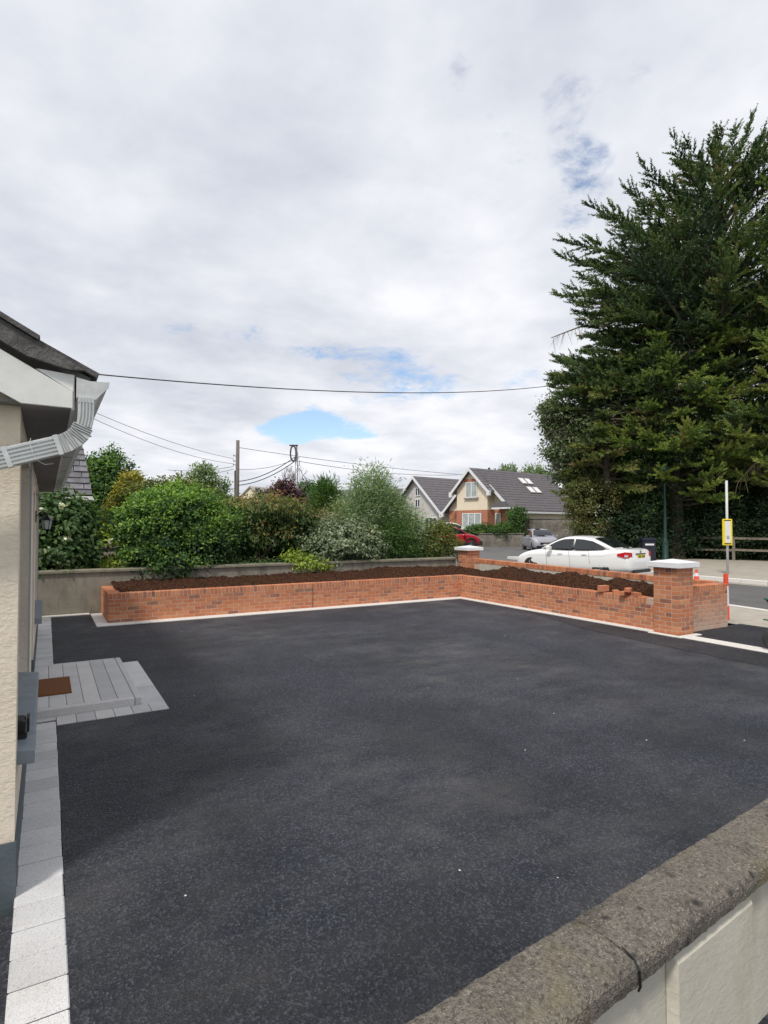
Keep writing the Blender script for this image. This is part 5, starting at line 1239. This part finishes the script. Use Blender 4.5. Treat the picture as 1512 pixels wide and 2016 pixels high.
t = bush('cabbage_tree', 'upright green shrub with strap leaves in front of the small white house', 'shrub', base_at(640, 23, .4),
     [(-.1,0,2.5,.34,.34,.55), (.28,0,2.35,.26,.3,.5), (-.05,0,1.7,.48,.4,.5), (.05,0,3.0,.18,.2,.28)], 4200, .26, .035, L_MID, 38, face=False, clump=.12, per=14, up=.9, tint_dir=.1)
bush('spiky_shrub', 'yellow-green spiky shrub beside the strap-leaved shrub', 'shrub', base_at(672, 22, .4), [(0,0,1.5,.42,.4,.35), (0,0,1.9,.3,.3,.3), (-.2,0,1.2,.5,.4,.35)], 2600, .30, .035, L_OLIVE, 39, face=False, clump=.1, per=14, up=.5, tint_dir=.2)
bush('red_brown_shrub', 'red-brown shrub just above the grey-green mound', 'shrub', base_at(615, 19, .6), [(0,0,1.2,.5,.4,.3), (.4,0,1.25,.3,.3,.2)], 2200, .07, .04, L_PURP, 40, clump=.1)
for k, (px, D, w, hh, lab) in enumerate(((250, 24, 2.0, 1.9, 'dark shrub behind the flowering climber and round bush'), (455, 25, 2.2, 2.2, 'dark shrub filling the gap under the timber pole'), (560, 27, 2.2, 2.3, 'dark shrub behind the bronze-tipped shrub under the steel pole'),
                                        (720, 26, 2.4, 1.6, 'dark shrub low behind the willowy shrub'), (650, 30, 2.2, 1.5, 'dark hedge piece in front of the small white house'), (800, 27, 1.6, 1.1, 'low hedge between the willowy shrub and the road'))):
    bush('backdrop_shrub', lab, 'shrub', base_at(px, D, .3), [(-w*.5,0,hh*.5,w*.6,.7,hh*.55), (w*.4,0,hh*.45,w*.6,.7,hh*.5), (0,0,hh*.65,w*.5,.6,hh*.4)], 7000, .11, .06, L_MID, 50 + k, clump=.18, group='shrubs filling the back of the garden', tint_dir=.2)
# bare tree
def bare_tree(name, label, base, H, spread, seed, m=TWIG, r0=.08, depth=5):
    rg = random.Random(seed); mb = MB()
    def grow(p, d, l, r, k):
        e = p + d * l; mid = p + d * l * .5 + Vector((rg.uniform(-1, 1), rg.uniform(-1, 1), 0)) * l * .06
        mb.tube([p, mid, e], [r, r * .85, r * .68], 5 if k > 2 else 3, cap=False)
        if k == 0: return
        for _ in range(3 if k > 1 else 4):
            nd = (d + Vector((rg.gauss(0, spread), rg.gauss(0, spread), rg.gauss(.1, spread * .5)))).normalized(); grow(e, nd, l * rg.uniform(.62, .85), r * .62, k - 1)
    grow(Vector((0, 0, 0)), Vector((0, 0, 1)), H * .3, r0, depth)
    t = thing(name, label, 'tree', base); link('branches', mb.mesh('branches', m), t); return t
bare_tree('bare_tree', 'leafless grey tree above the purple-leaved tree', base_at(560, 38, .3), 5.0, .33, 5, simple('grey_twig', (.22,.20,.20), None, 5, .9), .09, 5)
for k, (px, D, hh, lab) in enumerate(((1000, 60, 7.4, 'pollarded pale green tree with upright shoots behind the brick house roof'), (1052, 60, 7.4, 'second pollarded tree with upright shoots behind the roof windows'), (1092, 60, 6.6, 'lower bushy tree behind the far end of the dark roof'))):
    bl = [(rx, 0, hh * .82 + dz, .34, .4, 1.2) for rx, dz in ((-1.4,-.5), (-.9,0), (-.4,.2), (.1,-.2), (.6,.2), (1.1,0), (1.5,-.5))] + [(0,0,hh*.62,1.6,1.2,1.0)]
    tree('pollarded_tree', lab, base_at(px, D, .4), bl, 6500, .26, .10, L_PALE, 70 + k, hh * .6, .22, face=False, clump=.2, per=14, up=.8, inner=.1, group='pollarded trees behind the brick house')
bush('clipped_hedge', 'dark clipped hedge on top of the low block wall in front of the brick house', 'hedge', base_at(950, 46.5, .9), [(-.8,0,.5,.9,.5,.45), (.3,0,.5,1.0,.5,.5)], 7000, .09, .05, L_DARK, 80, clump=.12)
bush('round_hedge_bush', 'bright green round bush beside the clipped hedge', 'bush', base_at(990, 46, .7), [(0,0,.75,.85,.6,.6)], 4500, .09, .05, L_IVY, 81, clump=.12, tint_dir=.3)
bush('ivy_column', 'ivy clad bush at the corner of the taller grey block wall', 'bush', base_at(1014, 47, .4), [(0,0,1.0,.6,.5,1.0), (.3,0,2.3,.9,.5,.55), (0,0,1.7,.6,.5,.6)], 7000, .10, .06, L_MID, 82, clump=.13)
# distant tree line
for k, (px, D, w, hh) in enumerate(((60, 95, 9, 6), (230, 90, 8, 5), (380, 85, 8, 4.6), (520, 95, 8, 4.4), (690, 95, 8, 4.5), (880, 95, 9, 4.5), (1300, 70, 12, 9), (1550, 60, 12, 10))):
    bush('distant_trees', ['distant trees on the skyline hidden behind the bungalow', 'distant trees low behind the climber and golden tree', 'distant trees low behind the round bush', 'distant trees low behind the timber and steel poles', 'distant trees low behind the small white house', 'distant trees low behind the cream and brick house', 'distant trees low behind the litter bin and cypress trunks', 'distant trees low behind the bus stop'][k], 'trees', base_at(px, D, .5),
         [(-w*.5,0,hh*.45,w*.5,2,hh*.5), (w*.4,0,hh*.4,w*.5,2,hh*.45), (0,0,hh*.6,w*.45,2,hh*.4)], 5000, .5, .3, L_MID, 90 + k, clump=.5, group='distant trees on the skyline')

# ================================================================ THE CYPRESSES
def cypress(name, label, base, boughs, seed, trunk_h, r0, m, core=None, core_n=0, trunk_lean=(0, 0), bl_len=.17, dens=1.0, group=None, dead=None):
    rg = np.random.default_rng(seed); P = []; T = []; mb = MB()
    mb.tube([(0, 0, -.3), (trunk_lean[0]*.3, trunk_lean[1]*.3, trunk_h*.3), (trunk_lean[0]*.6, trunk_lean[1]*.6, trunk_h*.65), (trunk_lean[0], trunk_lean[1], trunk_h)], [r0*1.25, r0, r0*.7, r0*.2], 10)
    for (s, tip, sag, tb) in boughs:
        s = np.array(s, float); tip = np.array(tip, float); L = np.linalg.norm(tip - s); ctrl = s + (tip - s) * .6 + np.array([0, 0, -sag * L])
        def bz(t): return (1-t)**2 * s + 2*t*(1-t) * ctrl + t*t * tip
        def bt(t): return 2*(1-t) * (ctrl - s) + 2*t * (tip - ctrl)
        w1_, w2_, ph = rg.normal(0, .045 * L), rg.normal(0, .03 * L), rg.uniform(2, 6); hor = np.cross(tip - s, [0, 0, 1.]); hor /= max(np.linalg.norm(hor), .1)
        def wob(t): return (hor * w1_ + np.array([0, 0, w2_])) * math.sin(ph * t) * t
        gap = rg.uniform(.25, 1, 3)
        mb.tube([tuple(bz(q) + wob(q)) for q in (0, .25, .5, .75, 1)], [.022*L**.8+.03, .018*L**.8+.02, .012*L**.8+.012, .012, .006], 4, cap=False)
        ns = int((6 + L * 3.4) * dens); ts = np.linspace(.22, 1, ns) ** .85
        for q, tt in enumerate(ts):
            o = bz(tt) + wob(tt); d = bt(tt); d /= np.linalg.norm(d); side = np.cross(d, [0, 0, 1.]); side /= max(np.linalg.norm(side), .1); sg = 1 if q % 2 else -1
            dd = d * rg.uniform(.6, 1.0) + side * sg * rg.uniform(.35, .95) * (1 if tt < .97 else .1) + np.array([0, 0, rg.uniform(-.18, .34)]); dd /= np.linalg.norm(dd)
            if tt < .93 and min(abs(tt - gap)) < .025: continue
            l = (1.02 - tt) * L * .34 * rg.uniform(.35, 1.35) + rg.uniform(.22, .55)
            nn = max(4, int(l / .062)); u = np.linspace(.05, 1, nn)[:, None]
            curve = np.array([0, 0, 1.]) * (.16 if tt > .8 else -.10) * l + side * sg * rg.normal(0, .12) * l
            pc = o + dd * l * u + curve * u * u; k = 4
            pc = np.repeat(pc, k, 0) + rg.normal(size=(nn*k, 3)) * .015; uu = np.repeat(u, k, 0)
            rad = unit(np.cross(np.broadcast_to(dd, (nn*k, 3)), rg.normal(size=(nn*k, 3))))
            bd = unit(dd * .8 + rad * .8 + np.array([0, 0, .1])); bl = bl_len * (1.15 - .65 * uu) * rg.uniform(.6, 1.3, (nn*k, 1)); sd2 = unit(np.cross(bd, rg.normal(size=(nn*k, 3)))) * (bl * .27)
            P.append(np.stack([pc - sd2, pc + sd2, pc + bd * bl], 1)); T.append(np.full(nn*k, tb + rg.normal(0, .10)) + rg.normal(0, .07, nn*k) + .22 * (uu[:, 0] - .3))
    V = np.concatenate(P).reshape(-1, 3); F = np.arange(len(V)).reshape(-1, 3)
    t = thing(name, label, 'tree', base, group=group)
    link('crown', npmesh('crown', V, F, np.concatenate(T), [m]), t)
    if core: link('light_blocking_core', leaf_mesh('light_blocking_core', core, int(core_n * 1.5), .24, .055, L_DRK, seed + 5, clump=.35, per=30, inner=.75, out=.4, face=False), t)  # added core leaves that block light; crown shade is in their dark colour
    link('trunk', mb.mesh('trunk', BARK), t)
    if dead:
        rr_ = random.Random(seed)
        for (a, b) in dead:
            db = MB(); a = Vector(a); b = Vector(b)
            mid = a.lerp(b, .5) + Vector((0, 0, .25)); db.tube([a, mid, b], [.06, .045, .02], 5, cap=False)
            for q in range(20):
                f = rr_.uniform(.2, 1); p = a.lerp(mid, f*2) if f < .5 else mid.lerp(b, f*2-1); l = rr_.uniform(.35, 1.0)
                d = Vector((rr_.uniform(-.35, .35), rr_.uniform(-.35, .35), -rr_.uniform(.3, 1))).normalized()
                e = p + d * l + Vector((0, 0, -.1)); db.tube([p, p + d * l * .5 + Vector((rr_.uniform(-.06, .06), 0, 0)), e], [.014, .009, .004], 3, cap=False)
            link('dead_branch', db.mesh('dead_branch', TWIG), t)
    return t
def Renv(z, tab): return interp(tab, z)
CT = at(1425, 1035, 31); cb = Vector((CT.x, CT.y, gz(CT.x, CT.y)))
envA = [(2.5, 6.0), (5, 6.8), (8, 6.9), (12, 7.4), (15, 8.0), (17.5, 7.3), (19.5, 4.9), (21.3, 2.9), (22.6, 1.2)]
rr_ = random.Random(77); bo = []
for i in range(235):
    z = 3.2 + 19.0 * (i + rr_.random()) / 235; a = rr_.uniform(0, 2 * math.pi); R0 = Renv(z, envA) * rr_.uniform(.72, .98)
    a_view = a
    tip = Vector((math.cos(a) * R0, math.sin(a) * R0, z)); sag = (-.10 if z < 12 else .0) + rr_.uniform(-.08, .1)
    st = Vector((tip.x * .08, tip.y * .08, max(2, z - R0 * rr_.uniform(.12, .5) - (z > 15) * R0 * .35)))
    bo.append((st, tip, sag, rr_.gauss(.42 if z > 13 else .55, .16)))
# boughs that give the outline seen from the drive
for (px, py, dd_, drop) in ((1310, 268, -1, 3.2), (1265, 322, -1, 3.4), (1228, 375, 0, 3.0), (1143, 400, 0, 3.6), (1175, 430, -1, 3), (1092, 505, 0, 2.0), (1095, 545, -1, 1.4), (1108, 470, 1, 2.2), (1112, 570, 0, 1.0), (1125, 605, -1, .6), (1135, 645, 0, .5), (1150, 690, -1, 0), (1120, 600, 1, .8),
                            (1348, 320, 0, 3), (1412, 262, 0, 3.5), (1466, 228, 0, 4), (1440, 250, 1, 3.5), (1500, 240, -1, 4), (1385, 310, 1, 3), (1290, 370, 1, 3), (1240, 420, -2, 2.5), (1190, 455, 2, 2.2), (1160, 480, -2, 1.6), (1140, 530, 2, 1.2),
                            (1140, 560, -2, .8), (1100, 755, -1, -.5), (1130, 745, 0, -.2), (1165, 720, 0, 0), (1150, 510, 1, 1.6), (1200, 400, -1, 3.0)):
    p = at(px + rr_.uniform(-5, 16), py + rr_.uniform(-9, 9), 31 + dd_ * 1.2); tip = p - cb; bo.append((Vector((tip.x * .12, tip.y * .12, tip.z - drop)), tip, rr_.uniform(-.04, .12), rr_.gauss(.38, .08)))
for k in range(46):
    px = rr_.uniform(1085, 1215); py = rr_.uniform(600, 800) if px > 1145 else rr_.uniform(700, 790)
    tip = at(px, py, 31 + rr_.uniform(-2.5, 1.5)) - cb; bo.append((Vector((tip.x * .3, tip.y * .3, tip.z - rr_.uniform(-.6, 1.2))), tip, rr_.uniform(-.1, .08), rr_.gauss(.5, .15)))
core = [(0,0,6,4.8,4.8,3.5), (0,0,10,5.4,5.4,3.5), (-.5,.5,14,5.6,5.6,3.0), (-1.5,2.5,15.5,3.4,3.4,2.4), (0,0,17.5,3.6,3.6,2.2), (0,0,20,1.6,1.6,1.6)]
p1 = at(1500, 905, 27) - cb; p2 = at(1395, 950, 27.5) - cb
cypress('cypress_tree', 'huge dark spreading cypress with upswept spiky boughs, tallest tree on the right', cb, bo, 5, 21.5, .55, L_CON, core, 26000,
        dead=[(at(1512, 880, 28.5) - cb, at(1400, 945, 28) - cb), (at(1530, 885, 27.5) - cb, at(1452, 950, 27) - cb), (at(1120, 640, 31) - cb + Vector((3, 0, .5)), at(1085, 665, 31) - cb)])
# second cypress at the frame edge, nearer
CT2 = at(1640, 1035, 27); cb2 = Vector((CT2.x, CT2.y, gz(CT2.x, CT2.y))); bo = []
for i in range(120):
    z = 3.6 + 15 * (i + rr_.random()) / 120; a = rr_.uniform(0, 2 * math.pi); R0 = interp([(3, 5.4), (8, 6.4), (13, 5.8), (18, 3.2), (20, 1)], z) * rr_.uniform(.7, 1)
    tip = Vector((math.cos(a) * R0, math.sin(a) * R0, z)); bo.append((Vector((tip.x * .08, tip.y * .08, max(2, z - R0 * rr_.uniform(0, .35)))), tip, .10, rr_.gauss(.5, .12)))
cypress('cypress_tree', 'nearer cypress with lighter yellow-green flat sprays, cut by the right edge', cb2, bo, 6, 18, .5, L_CONL, [(0,0,6,4.2,4.2,3), (0,0,11,4.2,4.2,4)], 9000)
# low sweeping green boughs of a third, between
CT3 = at(1330, 1035, 29.5); cb3 = Vector((CT3.x, CT3.y, gz(CT3.x, CT3.y))); bo = []
for i in range(95):
    z = 2.9 + 8.3 * (i + rr_.random()) / 95; a = rr_.uniform(0, 2 * math.pi); R0 = interp([(3, 2.8), (5, 4.2), (8, 4.6), (12, 3.0)], z) * rr_.uniform(.65, 1)
    tip = Vector((math.cos(a) * R0, math.sin(a) * R0, z)); bo.append((Vector((tip.x * .08, tip.y * .08, max(2, z - R0 * rr_.uniform(-.1, .3)))), tip, .03, rr_.gauss(.42, .14)))
cypress('cypress_tree', 'lower bushy cypress with flat mid-green sprays leaning over the far footpath', cb3, bo, 7, 11, .35, L_CONL, [(0,0,5.5,3.2,3.2,2.2), (0,0,8.5,3.2,3.2,2.5)], 7000)
# drooping sprays of a smaller cypress among the ivy at the left end
CT4 = at(1195, 1035, 29.8); cb4 = Vector((CT4.x, CT4.y, gz(CT4.x, CT4.y))); bo = []
for i in range(85):
    z = 2.6 + 6.4 * (i + rr_.random()) / 85; a = rr_.uniform(0, 2 * math.pi); R0 = interp([(2, 1.8), (4, 2.6), (7, 3.2), (9.2, 1.9)], z) * rr_.uniform(.6, 1.05)
    tip = Vector((math.cos(a) * R0, math.sin(a) * R0, z)); bo.append((Vector((tip.x * .1, tip.y * .1, max(1.5, z + R0 * rr_.uniform(-.2, .25)))), tip, -.04, rr_.gauss(.40, .15)))
cypress('cypress_tree', 'smallest drooping cypress tangled between the two ivy-covered trees', cb4, bo, 8, 8.5, .22, leafmat('leaf_cypress_warm', [(.035,.06,.024), (.075,.11,.034), (.13,.165,.045), (.19,.19,.06), (.22,.15,.08)], .2, .6))
# ivy-clad trees at the left end
tree('ivy_clad_tree', 'rounded ivy-covered tree at the left end of the cypress row', base_at(1140, 31, .15), ragged([(0,0,6.9,1.6,1.5,1.2), (-1.2,0,7.4,1.0,1.0,.8), (.4,0,5.2,1.6,1.5,1.3), (-.8,0,5.9,1.2,1.2,.9), (1.6,0,6.8,1.4,1.4,1.6), (1.2,0,4.0,1.4,1.3,1.4), (-1.9,0,7.9,.5,.6,.3), (2.4,0,5.2,1.2,1.2,1.6)], 7, 3),
     34000, .13, .06, leafmat('leaf_dull_ivy', [(.045,.070,.034), (.085,.12,.055), (.14,.18,.085), (.21,.24,.13)]), 61, 5.5, .3, clump=.2, per=22, tint_dir=.08, inner=.25)
wt = bpy.data.objects[[o.name for o in C.objects if o.name.startswith('ivy_clad_tree')][0]]; g7 = random.Random(9); mb = MB()
for k in range(60):
    zz0 = g7.uniform(4.6, 8.0); st = Vector((g7.uniform(-2.0, -.9) + (8 - zz0) * .16, g7.uniform(-.8, .4), zz0)); l = g7.uniform(.5, 1.25)
    d = Vector((-1, g7.uniform(-.4, .3), g7.uniform(-.35, .35))).normalized(); mb.tube([st, st + d * l * .5, st + d * l * .85 + Vector((0, 0, -.06 * l)), st + d * l + Vector((0, 0, -.2 * l))], [.016, .011, .008, .005], 3, cap=False)
o = mb.build('dead_twigs', simple('grey_twigs', (.17,.15,.13), None, 5, .9), wt); o['kind'] = 'stuff'
tree('bright_ivy_tree', 'tree smothered in bright green ivy in the middle of the cypress row', base_at(1262, 30.5, .15), ragged([(0,-1.4,5.9,1.2,1.1,.8), (1.5,-1.2,5.8,1.1,1.0,.7), (-.9,0,6.2,.8,.9,.55), (.3,-.3,4.3,1.3,1.0,.7), (2.5,.2,5.0,1.1,.9,.6), (1.3,0,4.5,1.0,.9,.6), (-.9,0,4.9,.9,.9,.7), (3.0,.3,6.1,.8,.8,.5), (0,-.5,2.4,1.2,.8,1.2), (1.2,-.8,3.4,1.2,.8,.7)], 6, 4),
     26000, .12, .075, L_IVY, 62, 4.6, .25, clump=.17, per=20, tint_dir=.18, inner=.2)
t = bush('flowering_briar', 'brownish-green rambling briar with scattered white flowers over the end of the block wall', 'shrub', base_at(1172, 30, .15),
     ragged([(-.7,0,3.5,.8,.9,.5), (.4,-.2,2.9,1.1,1.0,.7), (-.2,0,1.6,1.2,1.0,.8), (1.5,-.2,2.4,1.1,1.0,1.0), (-1.1,0,2.7,.5,.7,.45), (1.2,0,3.8,1.0,.9,.5), (2.2,0,3.2,.8,.8,.8)], 5, 5), 22000, .085, .045, L_BRIAR, 63, clump=.17, per=20, tint_dir=.15)
rr2 = random.Random(4); flowers(t, [(rr2.uniform(-1.6, .9), -1.0 + rr2.uniform(-.1, .2), rr2.uniform(1.7, 4.0)) for _ in range(26)], .06, PETALW, 9, 8)
# undergrowth behind the fence; the shade under the trees is put into its leaf colour
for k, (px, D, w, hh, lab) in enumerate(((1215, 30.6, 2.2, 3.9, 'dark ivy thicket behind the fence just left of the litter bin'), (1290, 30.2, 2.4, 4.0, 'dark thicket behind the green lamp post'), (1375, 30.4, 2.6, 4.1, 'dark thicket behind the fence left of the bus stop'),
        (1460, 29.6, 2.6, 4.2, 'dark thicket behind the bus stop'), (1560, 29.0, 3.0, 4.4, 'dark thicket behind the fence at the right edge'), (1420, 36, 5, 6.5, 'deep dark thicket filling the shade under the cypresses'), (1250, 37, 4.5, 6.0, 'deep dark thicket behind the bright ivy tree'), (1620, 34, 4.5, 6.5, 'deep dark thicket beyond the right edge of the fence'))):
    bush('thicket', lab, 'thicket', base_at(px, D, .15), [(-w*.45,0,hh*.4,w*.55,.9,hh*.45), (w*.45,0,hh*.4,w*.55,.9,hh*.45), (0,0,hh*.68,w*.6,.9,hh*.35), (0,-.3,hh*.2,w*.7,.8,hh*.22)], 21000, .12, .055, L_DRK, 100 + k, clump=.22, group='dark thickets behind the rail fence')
gl = MB(); gl.add([(21.8, 24.6, .10), (33, 24.6, .3), (44, 24.6, .3), (44, -6, .3), (31.2, -4, .2), (31.0, 5.0, .2), (30.6, 11.0, .19), (28.9, 16.0, .18), (26.6, 24.5, .18)], [(0, 1, 2, 3, 4, 5, 6, 7, 8)])
struct('leaf_litter_ground', gl, DIRT)
